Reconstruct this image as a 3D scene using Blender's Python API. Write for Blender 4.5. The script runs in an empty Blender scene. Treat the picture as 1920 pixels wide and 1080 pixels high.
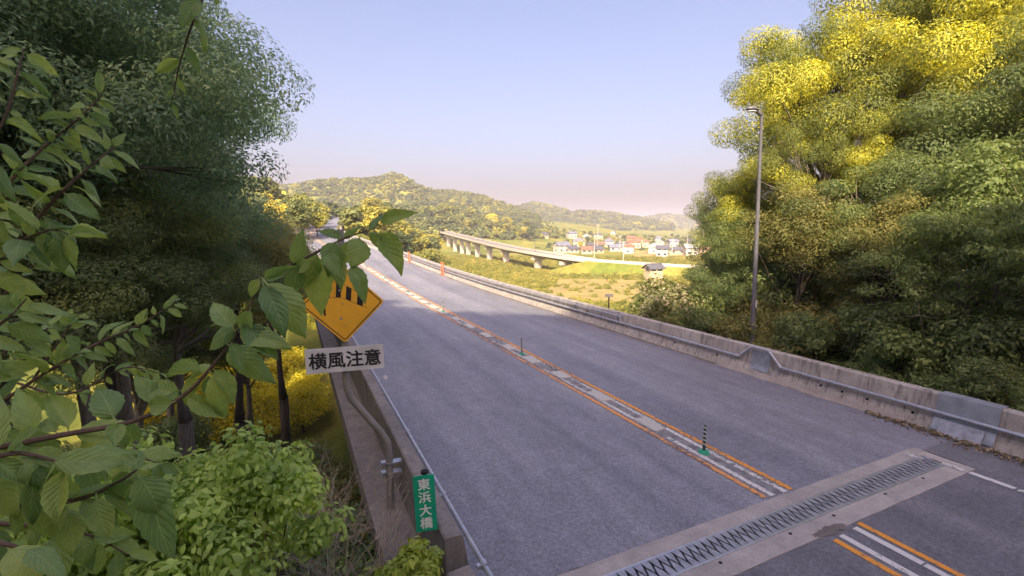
import bpy, math, random
import numpy as np
from mathutils import Vector, Matrix, Euler

rad = math.radians
S = bpy.context.scene
COL = S.collection

# ------------------------------------------------------------------ camera
F_PX, CAM_H = 900.0, 4.8
PITCH = math.atan(110 / F_PX)
YAW = math.atan(415 * math.cos(PITCH) / F_PX)
cam = bpy.data.cameras.new('camera')
cam.sensor_width = 36.0
cam.lens = 36.0 * F_PX / 1920.0
cam.clip_start = 0.05
cam.clip_end = 20000
cam_ob = bpy.data.objects.new('camera', cam)
COL.objects.link(cam_ob)
cam_ob.location = (0, 0, CAM_H)
cam_ob.rotation_euler = (math.pi / 2 - PITCH, 0, -YAW)
S.camera = cam_ob

# ------------------------------------------------------------------ sky, sun, exposure
SUN_EL = rad(36)
SUN_AZ = rad(211.2)           # clockwise from +Y: behind and to the left of the camera
world = bpy.data.worlds.new('World')
S.world = world
world.use_nodes = True
wn = world.node_tree
sky = wn.nodes.new('ShaderNodeTexSky')
sky.sky_type = 'NISHITA'
sky.sun_disc = False
sky.sun_elevation = SUN_EL
sky.sun_rotation = SUN_AZ
sky.altitude = 0
sky.air_density = 1.0
sky.dust_density = 7.0
sky.ozone_density = 1.5
tint = wn.nodes.new('ShaderNodeMix')          # camera white balance of the photograph: a touch of magenta
tint.data_type = 'RGBA'; tint.blend_type = 'MULTIPLY'
tint.inputs[0].default_value = 1.0
tint.inputs[7].default_value = (1.10, .95, 1.03, 1)
wn.links.new(sky.outputs[0], tint.inputs[6])
wn.links.new(tint.outputs[2], wn.nodes['Background'].inputs[0])
wn.nodes['Background'].inputs[1].default_value = 0.15
sun = bpy.data.lights.new('sun', 'SUN')
sun.energy = 4.8
sun.angle = rad(0.53)
sun.color = (1.0, 0.83, 0.55)
sun_ob = bpy.data.objects.new('sun', sun)
COL.objects.link(sun_ob)
to_sun = Vector((math.sin(SUN_AZ) * math.cos(SUN_EL), math.cos(SUN_AZ) * math.cos(SUN_EL), math.sin(SUN_EL)))
sun_ob.rotation_euler = to_sun.to_track_quat('Z', 'Y').to_euler()
sun_ob.location = to_sun * 200
S.view_settings.view_transform = 'Standard'
S.view_settings.look = 'None'
S.view_settings.exposure = 0.95
S.view_settings.gamma = 1.0
S.cycles.max_bounces = 8
S.cycles.transparent_max_bounces = 8
S.cycles.use_denoising = True
S.cycles.volume_bounces = 0

# ------------------------------------------------------------------ helpers
CF = np.array([math.sin(YAW) * math.cos(PITCH), math.cos(YAW) * math.cos(PITCH), -math.sin(PITCH)])
CR = np.array([math.cos(YAW), -math.sin(YAW), 0.0])
CU = np.cross(CR, CF)
def at(px, py, depth):
    """world point seen at a photo pixel, a given number of metres into the scene"""
    return np.array([0, 0, CAM_H]) + (CF + CR * (px - 960) / F_PX + CU * (540 - py) / F_PX) * depth
def ground_at(px, depth):
    p = at(px, 430, depth)
    return p[0], p[1]

def tag(o, label=None, cat=None, group=None, kind=None):
    if label: o['label'] = label
    if cat: o['category'] = cat
    if group: o['group'] = group
    if kind: o['kind'] = kind
    return o
def empty(name, loc=(0, 0, 0), rz=0.0):
    o = bpy.data.objects.new(name, None)
    o.empty_display_size = 0.2
    o.location = loc
    o.rotation_euler = (0, 0, rz)
    COL.objects.link(o)
    return o
def new_mesh(name, verts, faces, mat=None, smooth=False):
    me = bpy.data.meshes.new(name)
    me.from_pydata([tuple(v) for v in verts], [], [tuple(f) for f in faces])
    if mat: me.materials.append(mat)
    if smooth: me.polygons.foreach_set('use_smooth', [True] * len(me.polygons))
    me.update()
    return me
def link(name, me, parent=None):
    o = bpy.data.objects.new(name, me)
    COL.objects.link(o)
    if parent is not None: o.parent = parent
    return o
def quads_mesh(name, V, nper, mat, attrs=None, tris=None, smooth=False):
    """fast mesh: V (n*nper,3); every nper vertices make one face (or the local tri/quad list)"""
    V = np.asarray(V, dtype=np.float32)
    n = len(V) // nper
    loc = tris if tris is not None else [list(range(nper))]
    me = bpy.data.meshes.new(name)
    me.vertices.add(len(V))
    me.vertices.foreach_set('co', V.ravel())
    idx, starts, tot, pos = [], [], [], 0
    base = (np.arange(n) * nper)
    per = sum(len(f) for f in loc)
    li = np.concatenate([np.array(f) for f in loc])
    loops = (base[:, None] + li[None, :]).ravel()
    ls = np.cumsum([0] + [len(f) for f in loc[:-1]])
    st = ((np.arange(n) * per)[:, None] + ls[None, :]).ravel()
    tt = np.tile(np.array([len(f) for f in loc]), n)
    me.loops.add(len(loops))
    me.loops.foreach_set('vertex_index', loops.astype(np.int32))
    me.polygons.add(len(st))
    me.polygons.foreach_set('loop_start', st.astype(np.int32))
    me.polygons.foreach_set('loop_total', tt.astype(np.int32))
    if smooth: me.polygons.foreach_set('use_smooth', np.ones(len(st), dtype=bool))
    if mat: me.materials.append(mat)
    for k, a in (attrs or {}).items():
        at_ = me.attributes.new(k, 'FLOAT', 'POINT')
        at_.data.foreach_set('value', np.repeat(np.asarray(a, dtype=np.float32), nper))
    me.update(calc_edges=True)
    return me
class MB:
    def __init__(self): self.v, self.f = [], []
    def add(self, v, f):
        b = len(self.v)
        self.v += [tuple(p) for p in v]
        self.f += [tuple(i + b for i in q) for q in f]
        return self
    def box(self, c, s, rz=0.0, rot=None):
        hx, hy, hz = s[0] / 2, s[1] / 2, s[2] / 2
        m = rot if rot is not None else Matrix.Rotation(rz, 3, 'Z')
        vs = [Vector(c) + m @ Vector((x, y, z)) for z in (-hz, hz) for x, y in ((-hx, -hy), (hx, -hy), (hx, hy), (-hx, hy))]
        return self.add(vs, [(3, 2, 1, 0), (4, 5, 6, 7), (0, 1, 5, 4), (1, 2, 6, 5), (2, 3, 7, 6), (3, 0, 4, 7)])
    def tube(self, pts, r, n=8, caps=True):
        pts = [Vector(p) for p in pts]
        if not hasattr(r, '__len__'): r = [r] * len(pts)
        vs, fs = [], []
        up = Vector((0.13, 0.2, 1)).normalized()
        prev = None
        for i, p in enumerate(pts):
            d = (pts[min(i + 1, len(pts) - 1)] - pts[max(i - 1, 0)])
            d = d.normalized() if d.length > 1e-9 else Vector((0, 0, 1))
            if prev is None:
                a = d.cross(up if abs(d.dot(up)) < .95 else Vector((1, 0, 0))).normalized()
            else:
                a = (prev - d * prev.dot(d)).normalized()
            prev = a
            b = d.cross(a)
            for k in range(n):
                t = 2 * math.pi * k / n
                vs.append(p + (a * math.cos(t) + b * math.sin(t)) * r[i])
        for i in range(len(pts) - 1):
            for k in range(n):
                k2 = (k + 1) % n
                fs.append((i * n + k, i * n + k2, (i + 1) * n + k2, (i + 1) * n + k))
        if caps:
            fs.append(tuple(range(n - 1, -1, -1)))
            fs.append(tuple((len(pts) - 1) * n + k for k in range(n)))
        return self.add(vs, fs)
    def cyl(self, c, r, h, n=12, r2=None, axis='Z'):
        c = Vector(c)
        ax = {'X': Vector((1, 0, 0)), 'Y': Vector((0, 1, 0)), 'Z': Vector((0, 0, 1))}[axis]
        return self.tube([c - ax * h / 2, c + ax * h / 2], [r, r if r2 is None else r2], n)
    def build(self, name, mat, parent=None, smooth=False):
        return link(name, new_mesh(name, self.v, self.f, mat, smooth), parent)
def shade_auto(o, ang=35):
    me = o.data
    me.polygons.foreach_set('use_smooth', [True] * len(me.polygons))
    me.set_sharp_from_angle(angle=rad(ang))
    return o

# ------------------------------------------------------------------ materials
MATS = {}
def principled(name):
    m = bpy.data.materials.new(name)
    m.use_nodes = True
    return m, m.node_tree, m.node_tree.nodes['Principled BSDF']
def nd(nt, typ, **kw):
    n = nt.nodes.new(typ)
    for k, v in kw.items():
        if k.startswith('i_'):
            n.inputs[int(k[2:]) if k[2:].isdigit() else k[2:].replace('_', ' ')].default_value = v
        else: setattr(n, k, v)
    return n
def ramp(nt, fac, stops, interp='LINEAR'):
    r = nt.nodes.new('ShaderNodeValToRGB')
    r.color_ramp.interpolation = interp
    els = r.color_ramp.elements
    while len(els) < len(stops): els.new(0.5)
    for e, (p, c) in zip(els, stops):
        e.position = p
        e.color = (*c, 1) if len(c) == 3 else c
    nt.links.new(fac, r.inputs[0])
    return r.outputs[0]
def noise(nt, vec, scale, detail=4.0, rough=0.55, out=0):
    n = nt.nodes.new('ShaderNodeTexNoise')
    n.inputs['Scale'].default_value = scale
    n.inputs['Detail'].default_value = detail
    n.inputs['Roughness'].default_value = rough
    if vec is not None: nt.links.new(vec, n.inputs['Vector'])
    return n.outputs[out]
def mixc(nt, fac, a, b, blend='MIX'):
    n = nt.nodes.new('ShaderNodeMix')
    n.data_type = 'RGBA'
    n.blend_type = blend
    for sock, v in ((n.inputs[0], fac), (n.inputs[6], a), (n.inputs[7], b)):
        if hasattr(v, 'links') or isinstance(v, bpy.types.NodeSocket): nt.links.new(v, sock)
        elif isinstance(v, (tuple, list)): sock.default_value = (*v, 1) if len(v) == 3 else v
        else: sock.default_value = v
    return n.outputs[2]
def math_(nt, op, a, b=None, c=None):
    n = nt.nodes.new('ShaderNodeMath')
    n.operation = op
    for i, v in enumerate((a, b, c)):
        if v is None: continue
        if isinstance(v, bpy.types.NodeSocket): nt.links.new(v, n.inputs[i])
        else: n.inputs[i].default_value = v
    return n.outputs[0]
def bump(nt, bsdf, height, strength=0.3, dist=0.02):
    b = nt.nodes.new('ShaderNodeBump')
    b.inputs['Strength'].default_value = strength
    b.inputs['Distance'].default_value = dist
    nt.links.new(height, b.inputs['Height'])
    nt.links.new(b.outputs[0], bsdf.inputs['Normal'])
def coords(nt, scale=None, which='Object'):
    t = nt.nodes.new('ShaderNodeTexCoord')
    o = t.outputs[which]
    if scale:
        mp = nt.nodes.new('ShaderNodeMapping')
        mp.inputs['Scale'].default_value = scale
        nt.links.new(o, mp.inputs[0])
        o = mp.outputs[0]
    return o
def world_pos(nt, scale=None):
    g = nt.nodes.new('ShaderNodeNewGeometry')
    o = g.outputs['Position']
    if scale:
        mp = nt.nodes.new('ShaderNodeMapping')
        mp.inputs['Scale'].default_value = scale
        nt.links.new(o, mp.inputs[0])
        o = mp.outputs[0]
    return o

def mat_plain(name, col, rough=0.6, metal=0.0, var=0.15, nscale=6.0, bumps=0.0):
    m, nt, b = principled(name)
    v = world_pos(nt)
    n = noise(nt, v, nscale, 5)
    lo = tuple(c * (1 - var) for c in col)
    hi = tuple(min(1, c * (1 + var)) for c in col)
    nt.links.new(ramp(nt, n, [(.3, lo), (.7, hi)]), b.inputs['Base Color'])
    b.inputs['Roughness'].default_value = rough
    b.inputs['Metallic'].default_value = metal
    if bumps: bump(nt, b, noise(nt, v, nscale * 8, 3), bumps, 0.01)
    return m

def mat_asphalt(name, base, tint, streak=0.5):
    m, nt, b = principled(name)
    v = world_pos(nt)
    big = noise(nt, world_pos(nt, (1.0, 0.28, 1.0)), 0.55, 6, 0.6)
    fine = noise(nt, v, 70, 3, 0.7)
    mid = noise(nt, world_pos(nt, (1, .6, 1)), 3.2, 6, 0.65)
    c = ramp(nt, big, [(.32, tuple(x * 0.80 for x in base)), (.52, base), (.72, tint)])
    c = mixc(nt, 0.55, c, ramp(nt, mid, [(.3, (.62, .62, .62)), (.6, (1, 1, 1)), (.8, (1.35, 1.35, 1.35))]), 'MULTIPLY')
    tr_ = noise(nt, world_pos(nt, (1.0, .012, 1.0)), 1.15, 3, .5)
    c = mixc(nt, .8, c, ramp(nt, tr_, [(.35, (.80, .80, .82)), (.65, (1.16, 1.15, 1.12))]), 'MULTIPLY')
    # lighter worn scuffs, broken up
    sc = noise(nt, world_pos(nt, (1, .45, 1)), 1.3, 8, 0.72)
    sm = ramp(nt, sc, [(.56, (0, 0, 0)), (.70, (1, 1, 1))])
    sm = mixc(nt, 1.0, sm, ramp(nt, noise(nt, v, 24, 4, .8), [(.45, (0, 0, 0)), (.62, (1, 1, 1))]), 'MULTIPLY')
    c = mixc(nt, math_(nt, 'MULTIPLY', sm, 0.7 * streak), c, tuple(x * 1.9 for x in tint))
    # stones of the mix
    vo = nd(nt, 'ShaderNodeTexVoronoi')
    vo.inputs['Scale'].default_value = 55
    nt.links.new(v, vo.inputs['Vector'])
    c = mixc(nt, 0.8, c, ramp(nt, noise(nt, v, 13, 3, .75), [(.34, (.72, .72, .74)), (.5, (1, 1, 1)), (.66, (1.3, 1.3, 1.3))]), 'MULTIPLY')
    c = mixc(nt, 0.5, c, ramp(nt, vo.outputs['Color'], [(.1, (.6, .6, .6)), (.9, (1.45, 1.45, 1.5))]), 'MULTIPLY')
    nt.links.new(c, b.inputs['Base Color'])
    b.inputs['Roughness'].default_value = 0.6
    b.inputs['Specular IOR Level'].default_value = 0.5
    h = math_(nt, 'ADD', math_(nt, 'MULTIPLY', vo.outputs['Distance'], 0.7), fine)
    bump(nt, b, h, 0.5, 0.008)
    return m

def mat_concrete(name, col=(.33, .30, .27), stain=0.5, rough=.85, vstreak=True):
    m, nt, b = principled(name)
    v = world_pos(nt)
    n1 = noise(nt, v, 1.6, 7, .65)
    n2 = noise(nt, v, 22, 4, .6)
    c = ramp(nt, n1, [(.3, tuple(x * .72 for x in col)), (.55, col), (.75, tuple(min(1, x * 1.2) for x in col))])
    c = mixc(nt, .5, c, ramp(nt, n2, [(.3, (.78, .78, .78)), (.7, (1.18, 1.18, 1.18))]), 'MULTIPLY')
    if vstreak:
        s = noise(nt, world_pos(nt, (5, 5, .35)), 1.6, 6, .7)
        c = mixc(nt, math_(nt, 'MULTIPLY', ramp(nt, s, [(.48, (0, 0, 0)), (.68, (1, 1, 1))]), stain), c, (.075, .07, .062))
    nt.links.new(c, b.inputs['Base Color'])
    b.inputs['Roughness'].default_value = rough
    bump(nt, b, math_(nt, 'ADD', n2, noise(nt, v, 90, 2)), .35, .01)
    return m

def mat_paint(name, col, wear=0.5, under=(.10, .10, .115), ribs=True):
    m, nt, b = principled(name)
    v = world_pos(nt)
    n = noise(nt, v, 9, 7, .7)
    n2 = noise(nt, world_pos(nt, (1, .3, 1)), 1.1, 3)
    f = ramp(nt, math_(nt, 'ADD', math_(nt, 'MULTIPLY', n, .6), math_(nt, 'MULTIPLY', n2, .4)), [(wear - .05, (0, 0, 0)), (wear + .04, (1, 1, 1))])
    c = mixc(nt, f, under, ramp(nt, noise(nt, v, 30, 4), [(.3, tuple(x * .8 for x in col)), (.7, col)]))
    nt.links.new(c, b.inputs['Base Color'])
    b.inputs['Roughness'].default_value = .7
    return m

def mat_leaf(name, stops, trans=0.35, gain=1.45, rough=.5, inst=False, spec=.25):
    m, nt, b = principled(name)
    a = nd(nt, 'ShaderNodeAttribute', attribute_name='tint')
    t = a.outputs['Fac']
    if inst:
        oi = nd(nt, 'ShaderNodeObjectInfo')
        t = math_(nt, 'ADD', math_(nt, 'MULTIPLY', t, .45), math_(nt, 'MULTIPLY', oi.outputs['Random'], .55))
        t = math_(nt, 'ADD', t, math_(nt, 'MULTIPLY', math_(nt, 'SUBTRACT', noise(nt, world_pos(nt), .016, 3, .6), .5), .9))
    c = ramp(nt, t, [(p_, tuple(min(.8, q_ * gain) for q_ in c_)) for p_, c_ in stops])
    nt.links.new(c, b.inputs['Base Color'])
    b.inputs['Roughness'].default_value = rough
    b.inputs['Specular IOR Level'].default_value = spec
    tr = nd(nt, 'ShaderNodeBsdfTranslucent')
    hs = nd(nt, 'ShaderNodeHueSaturation')
    hs.inputs['Hue'].default_value = .485
    hs.inputs['Saturation'].default_value = 1.15
    hs.inputs['Value'].default_value = 1.5
    nt.links.new(c, hs.inputs['Color'])
    nt.links.new(hs.outputs[0], tr.inputs['Color'])
    mx = nd(nt, 'ShaderNodeMixShader')
    mx.inputs[0].default_value = trans
    nt.links.new(b.outputs[0], mx.inputs[1])
    nt.links.new(tr.outputs[0], mx.inputs[2])
    nt.links.new(mx.outputs[0], nt.nodes['Material Output'].inputs['Surface'])
    return m

def mat_bark(name, col):
    m, nt, b = principled(name)
    v = world_pos(nt, (1, 1, .3))
    n = noise(nt, v, 14, 6, .7)
    nt.links.new(ramp(nt, n, [(.3, tuple(x * .5 for x in col)), (.7, tuple(x * 1.3 for x in col))]), b.inputs['Base Color'])
    b.inputs['Roughness'].default_value = .9
    bump(nt, b, n, .6, .03)
    return m

M = {}
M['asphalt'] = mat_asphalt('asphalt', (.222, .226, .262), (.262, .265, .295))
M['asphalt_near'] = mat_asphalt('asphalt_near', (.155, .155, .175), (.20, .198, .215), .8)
M['asphalt_far'] = mat_asphalt('asphalt_far', (.24, .22, .20), (.28, .26, .24), .3)
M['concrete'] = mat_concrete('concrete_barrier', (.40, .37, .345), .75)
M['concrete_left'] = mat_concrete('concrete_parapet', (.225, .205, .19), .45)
M['concrete_joint'] = mat_concrete('concrete_joint_band', (.38, .35, .33), .12, vstreak=False)
M['concrete_pale'] = mat_concrete('concrete_pale', (.55, .50, .42), .15)
M['rough_kerb'] = mat_concrete('rough_kerb', (.30, .27, .25), .2, vstreak=False)
M['orange'] = mat_paint('orange_paint', (.80, .33, .045), .45)
M['orange_worn'] = mat_paint('orange_paint_worn', (.74, .33, .10), .48)
M['white_paint'] = mat_paint('white_paint', (.66, .65, .63), .45)
M['white_worn'] = mat_paint('white_paint_worn', (.6, .59, .57), .50)
M['patch'] = mat_paint('pale_patch', (.50, .49, .45), .36, (.2, .2, .19))
M['seal'] = mat_plain('dark_centre_seal', (.20, .198, .21), .85, nscale=5, var=.4)
M['steel'] = mat_plain('galvanised_steel', (.50, .51, .55), .42, .75, .18, 9)
M['steel_dull'] = mat_plain('dull_steel', (.36, .37, .41), .5, .5, .3, 7)
M['steel_plate'] = mat_plain('painted_steel_plate', (.30, .33, .38), .5, .3, .25, 3)
M['dark_gap'] = mat_plain('dark_gap', (.012, .012, .013), .9)
M['lamp_grey'] = mat_plain('lamp_post_paint', (.13, .13, .15), .5, .1, .15, 3)
M['lamp_head'] = mat_plain('lamp_head_paint', (.15, .145, .16), .5, .2, .1, 3)
M['lens'] = mat_plain('lamp_lens', (.55, .55, .6), .25)
M['brown_post'] = mat_plain('sign_post_paint', (.24, .225, .215), .5, .15, .15, 4)
M['yellow_sign'] = mat_plain('yellow_sign_sheet', (.80, .42, .035), .5, 0, .14, 3.5)
M['black_paint'] = mat_plain('black_sign_paint', (.02, .02, .024), .5)
M['white_sign'] = mat_plain('white_sign_sheet', (.62, .61, .63), .5, 0, .14, 4)
M['green_sign'] = mat_plain('green_sign_sheet', (.008, .36, .21), .45, 0, .12, 3)
M['white_letter'] = mat_plain('white_lettering', (.78, .82, .80), .5, 0, .03)
M['green_rubber'] = mat_plain('green_rubber', (.02, .30, .17), .6)
M['dark_rubber'] = mat_plain('dark_rubber', (.022, .045, .04), .6)
M['pale_rubber'] = mat_plain('pale_reflective_band', (.50, .54, .50), .45)
M['red_paint'] = mat_plain('orange_red_paint', (.72, .16, .06), .5)
M['bark'] = mat_bark('bark', (.085, .068, .052))
M['bark_pale'] = mat_bark('bark_pale', (.22, .19, .15))
M['twig'] = mat_bark('twig', (.13, .085, .06))

# ------------------------------------------------------------------ road alignment and terrain
_sy = np.arange(-20, 420, 1.0)
_cx = np.interp(_sy, [-20, 38, 50, 61, 75, 95, 112, 130, 170, 210, 250, 420], [0, 0, -.25, -.8, -2.0, -3.6, -3.9, -2.6, 5.0, 13.5, 23, 70])
_k = np.exp(-np.linspace(-2, 2, 17) ** 2); _k /= _k.sum()
_cx = np.convolve(np.pad(_cx, 8, mode='edge'), _k, mode='valid')
_pz = np.where(_sy < 30, 0, np.where(_sy < 57.5, .001 * (_sy - 30) ** 2, .756 + .055 * (_sy - 57.5)))
def cx(y): return np.interp(y, _sy, _cx)
def pz(y): return np.interp(y, _sy, _pz)
def RP(x, y, z=0.0): return (x + float(cx(y)), y, z + float(pz(y)))
def smooth(a, b, x):
    t = np.clip((x - a) / (b - a), 0, 1)
    return t * t * (3 - 2 * t)

TREE_H = 7.0
def crest(pts, w, th=TREE_H):
    out = []
    for px, d, py in pts:
        p = at(px, py, d)
        out.append((p[0], p[1], p[2] - th))
    return np.array(out), w
RIDGES = [
    crest([(250, 640, 350), (430, 680, 341), (560, 700, 346), (640, 700, 339), (695, 710, 332), (735, 720, 317), (765, 730, 334), (800, 740, 352), (860, 760, 361), (920, 800, 384), (970, 820, 405)], 190),
    crest([(880, 1300, 400), (950, 1200, 382), (1000, 1200, 374), (1060, 1220, 385), (1110, 1250, 388), (1170, 1350, 400), (1210, 1400, 418)], 230),
    crest([(1130, 1900, 408), (1200, 1900, 400), (1250, 1900, 395), (1310, 1950, 400), (1400, 2000, 405), (1500, 2000, 412), (1600, 2000, 428)], 190),
    crest([(640, 390, 384), (700, 390, 380), (740, 400, 378), (800, 430, 386), (850, 450, 396), (900, 460, 404), (940, 470, 412), (1000, 490, 423), (1060, 540, 428)], 56),
    crest([(330, 130, 330), (430, 140, 334), (500, 150, 338), (540, 160, 342), (580, 185, 364), (608, 215, 388)], 34, 6.0),
    crest([(990, 520, 436), (1100, 600, 440), (1200, 640, 440), (1300, 640, 445), (1420, 600, 452)], 80, 2.0),
]
SL = (0.5175, 0.8557)
def terrain(x, y, road=True):
    x = np.asarray(x, float); y = np.asarray(y, float)
    r = np.hypot(x, y)
    valley = -10 - 10 * smooth(880, 1100, r) - 4 * (1 - smooth(-3, 12, x)) * (1 - smooth(70, 110, y)) + .35 * np.sin(x * .11 + 1) * np.sin(y * .09)
    left = 1.3 - .36 * np.maximum(y, 0) + .22 * np.maximum(-x - 4, 0)
    left = np.maximum(left, valley)
    right = -.35 - .06 * np.maximum(y - 8, 0) + (valley + .9) * smooth(19, 62, y) + .10 * np.maximum(x - 19, 0) * (1 - smooth(14, 50, y)) * (1 - smooth(60, 120, x))
    right = np.maximum(right, valley)
    w = smooth(1.0, 15.5, x)
    z = left * (1 - w) + right * w
    # under the roadway
    wr = smooth(.2, 1.0, x) * (1 - smooth(15.2, 16.2, x))
    zr = np.where(y < 5.2, -.5, np.maximum(-.5 - (y - 5.2) * .55, valley))
    z = np.where(y < 90, z * (1 - wr) + np.minimum(z, zr) * wr, z)
    # wooded hill behind the camera
    s = SL[0] * x + SL[1] * y
    hb = (.70 + .30 * smooth(-40, -17, SL[1] * x - SL[0] * y)) * 35 * smooth(2, 36, -s) * smooth(0, 30, 62 - np.abs(SL[1] * x - SL[0] * y))
    z = z + np.where(y < 20, hb, 0)
    best = np.zeros_like(z)
    for P, wd in RIDGES:
        bd = np.full(z.shape, 1e9); bz = np.zeros_like(z)
        for a, b in zip(P[:-1], P[1:]):
            ab = b[:2] - a[:2]
            t = np.clip(((x - a[0]) * ab[0] + (y - a[1]) * ab[1]) / (ab @ ab), 0, 1)
            d = np.hypot(x - a[0] - t * ab[0], y - a[1] - t * ab[1])
            m = d < bd
            bd = np.where(m, d, bd)
            bz = np.where(m, a[2] + t * (b[2] - a[2]), bz)
        best = np.maximum(best, (bz + 10) * np.exp(-(bd / wd) ** 2))
    hills = best * (1 + .05 * np.sin(x * .031) * np.sin(y * .027 + 1)) * smooth(60, 120, r)
    z = z + hills
    if road:
        yr = np.clip(y, 86, 400)
        dx = np.abs(x - (7.9 + cx(yr)))
        m = (1 - smooth(9, 26, dx)) * smooth(84, 96, y) * (1 - smooth(255, 300, y))
        z = z * (1 - m) + (pz(yr) - .55) * m
    return z

def mat_ground():
    m, nt, b = principled('ground')
    v = world_pos(nt)
    n = noise(nt, v, .035, 6, .6)
    n2 = noise(nt, v, .5, 6, .65)
    n3 = noise(nt, v, 5, 5, .7)
    c = ramp(nt, n, [(.30, (.10, .13, .035)), (.45, (.20, .22, .05)), (.56, (.30, .27, .07)), (.68, (.15, .19, .04))])
    c = mixc(nt, .7, c, ramp(nt, n2, [(.3, (.55, .6, .5)), (.7, (1.3, 1.25, 1.1))]), 'MULTIPLY')
    c = mixc(nt, .6, c, ramp(nt, n3, [(.3, (.5, .5, .5)), (.7, (1.4, 1.4, 1.3))]), 'MULTIPLY')
    nt.links.new(c, b.inputs['Base Color'])
    b.inputs['Roughness'].default_value = .95
    b.inputs['Specular IOR Level'].default_value = .1
    bump(nt, b, n3, .8, .15)
    return m
M['ground'] = mat_ground()

def build_ground():
    rr = np.concatenate([[.01], np.geomspace(.6, 3400, 200)])
    aa = np.linspace(0, 2 * math.pi, 420, endpoint=False)
    A, Rr = np.meshgrid(aa, rr)
    X, Y = Rr * np.sin(A), Rr * np.cos(A)
    Z = terrain(X, Y)
    V = np.stack([X, Y, Z], -1).reshape(-1, 3)
    na, nr = len(aa), len(rr)
    f = []
    for i in range(nr - 1):
        for j in range(na):
            j2 = (j + 1) % na
            f.append((i * na + j, (i + 1) * na + j, (i + 1) * na + j2, i * na + j2))
    o = link('ground', new_mesh('ground', V, f, M['ground'], True))
    tag(o, 'grassy valley floor and wooded hillsides', kind='structure')
build_ground()

def mat_sea():
    m, nt, b = principled('sea_water')
    b.inputs['Base Color'].default_value = (.06, .13, .2, 1)
    b.inputs['Roughness'].default_value = .25
    bump(nt, b, noise(nt, world_pos(nt), .25, 4), .3, .3)
    return m
def build_sea():
    n = 96
    v = [(0, 0, -17.0)] + [(6000 * math.cos(2 * math.pi * k / n), 6000 * math.sin(2 * math.pi * k / n), -17.0) for k in range(n)]
    f = [(0, 1 + k, 1 + (k + 1) % n) for k in range(n)]
    tag(link('sea', new_mesh('sea', v, f, mat_sea())), 'strip of blue sea beyond the village', kind='structure')
build_sea()

# ------------------------------------------------------------------ road, joint, markings
def strip(name, xa, xb, ys, z, mat, parent=None, skew=0.0, thick=0.0):
    v, f = [], []
    for y in ys:
        for x in (xa, xb):
            v.append(RP(x, y + skew * (x - 8), z))
    for i in range(len(ys) - 1):
        f.append((2 * i, 2 * i + 1, 2 * i + 3, 2 * i + 2))
    return link(name, new_mesh(name, v, f, mat), parent)
def sweep(mb, prof, ys, closed=True, caps=True):
    """prof: (x, z) outline swept along the road"""
    n = len(prof)
    v = [RP(x, y, z) for y in ys for x, z in prof]
    f = []
    for i in range(len(ys) - 1):
        for k in range(n if closed else n - 1):
            k2 = (k + 1) % n
            f.append((i * n + k, i * n + k2, (i + 1) * n + k2, (i + 1) * n + k))
    if caps and closed:
        f.append(tuple(range(n - 1, -1, -1)))
        f.append(tuple((len(ys) - 1) * n + k for k in range(n)))
    mb.add(v, f)
    return mb

def fr(a, b, step):
    n = max(1, int(round((b - a) / step)))
    return [a + (b - a) * i / n for i in range(n + 1)]

rng = random.Random(7)
road = strip('road', 1.96, 13.80, fr(5.36, 300, 2.0), 0.0, M['asphalt'])
tag(road, 'grey two lane asphalt carriageway of the bridge', kind='structure')
deck = MB(); sweep(deck, [(1.0, -.02), (14.3, -.02), (14.3, -.45), (11.5, -1.9), (4.5, -1.9), (1.0, -.45)], fr(5.3, 92, 2.0))
# the deck top lies under the asphalt sheet
deck.v = [(x, y, z - .01) for x, y, z in deck.v]
tag(deck.build('bridge_deck', M['concrete_left']), 'concrete bridge deck under the carriageway', kind='structure')
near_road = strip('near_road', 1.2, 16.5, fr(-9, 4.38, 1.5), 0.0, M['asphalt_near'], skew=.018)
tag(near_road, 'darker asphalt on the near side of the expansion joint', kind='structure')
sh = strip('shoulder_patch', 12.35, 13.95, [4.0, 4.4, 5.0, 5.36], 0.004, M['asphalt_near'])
sh.parent = near_road

# expansion joint
joint = empty('expansion_joint', (8, 4.9, 0))
tag(joint, 'steel finger expansion joint set in two concrete bands across the road', 'expansion joint')
def jpt(x, y, z): return (x - 8, y + .018 * (x - 8) - 4.9, z)
def jband(name, x0, x1, y0, y1, z, mat, th=.03, wob=0.0):
    n = 40
    v, f = [], []
    r2 = random.Random(hash(name) % 1000 + int(y0 * 100))
    for i in range(n + 1):
        x = x0 + (x1 - x0) * i / n
        w0, w1 = r2.uniform(-wob, wob), r2.uniform(-wob, wob)
        v += [jpt(x, y0 + w0, z - th), jpt(x, y0 + w0, z), jpt(x, y1 + w1, z), jpt(x, y1 + w1, z - th)]
    for i in range(n):
        a, b = 4 * i, 4 * i + 4
        f += [(a, a + 1, b + 1, b)[::-1], (a + 1, a + 2, b + 2, b + 1)[::-1], (a + 2, a + 3, b + 3, b + 2)[::-1]]
    f += [(0, 3, 2, 1)[::-1], (4 * n, 4 * n + 1, 4 * n + 2, 4 * n + 3)[::-1]]
    return link(name, new_mesh(name, v, f, mat), joint)
jband('concrete_band', 1.9, 12.3, 4.36, 4.72, .012, M['concrete_joint'], wob=.008)
jband('concrete_band', 1.9, 12.3, 5.12, 5.42, .012, M['concrete_joint'], wob=.008)
jband('end_block', 12.02, 12.3, 4.72, 5.12, .010, M['concrete_joint'])
jband('gap_floor', 1.96, 12.02, 4.80, 5.06, -.05, M['dark_gap'])
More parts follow.
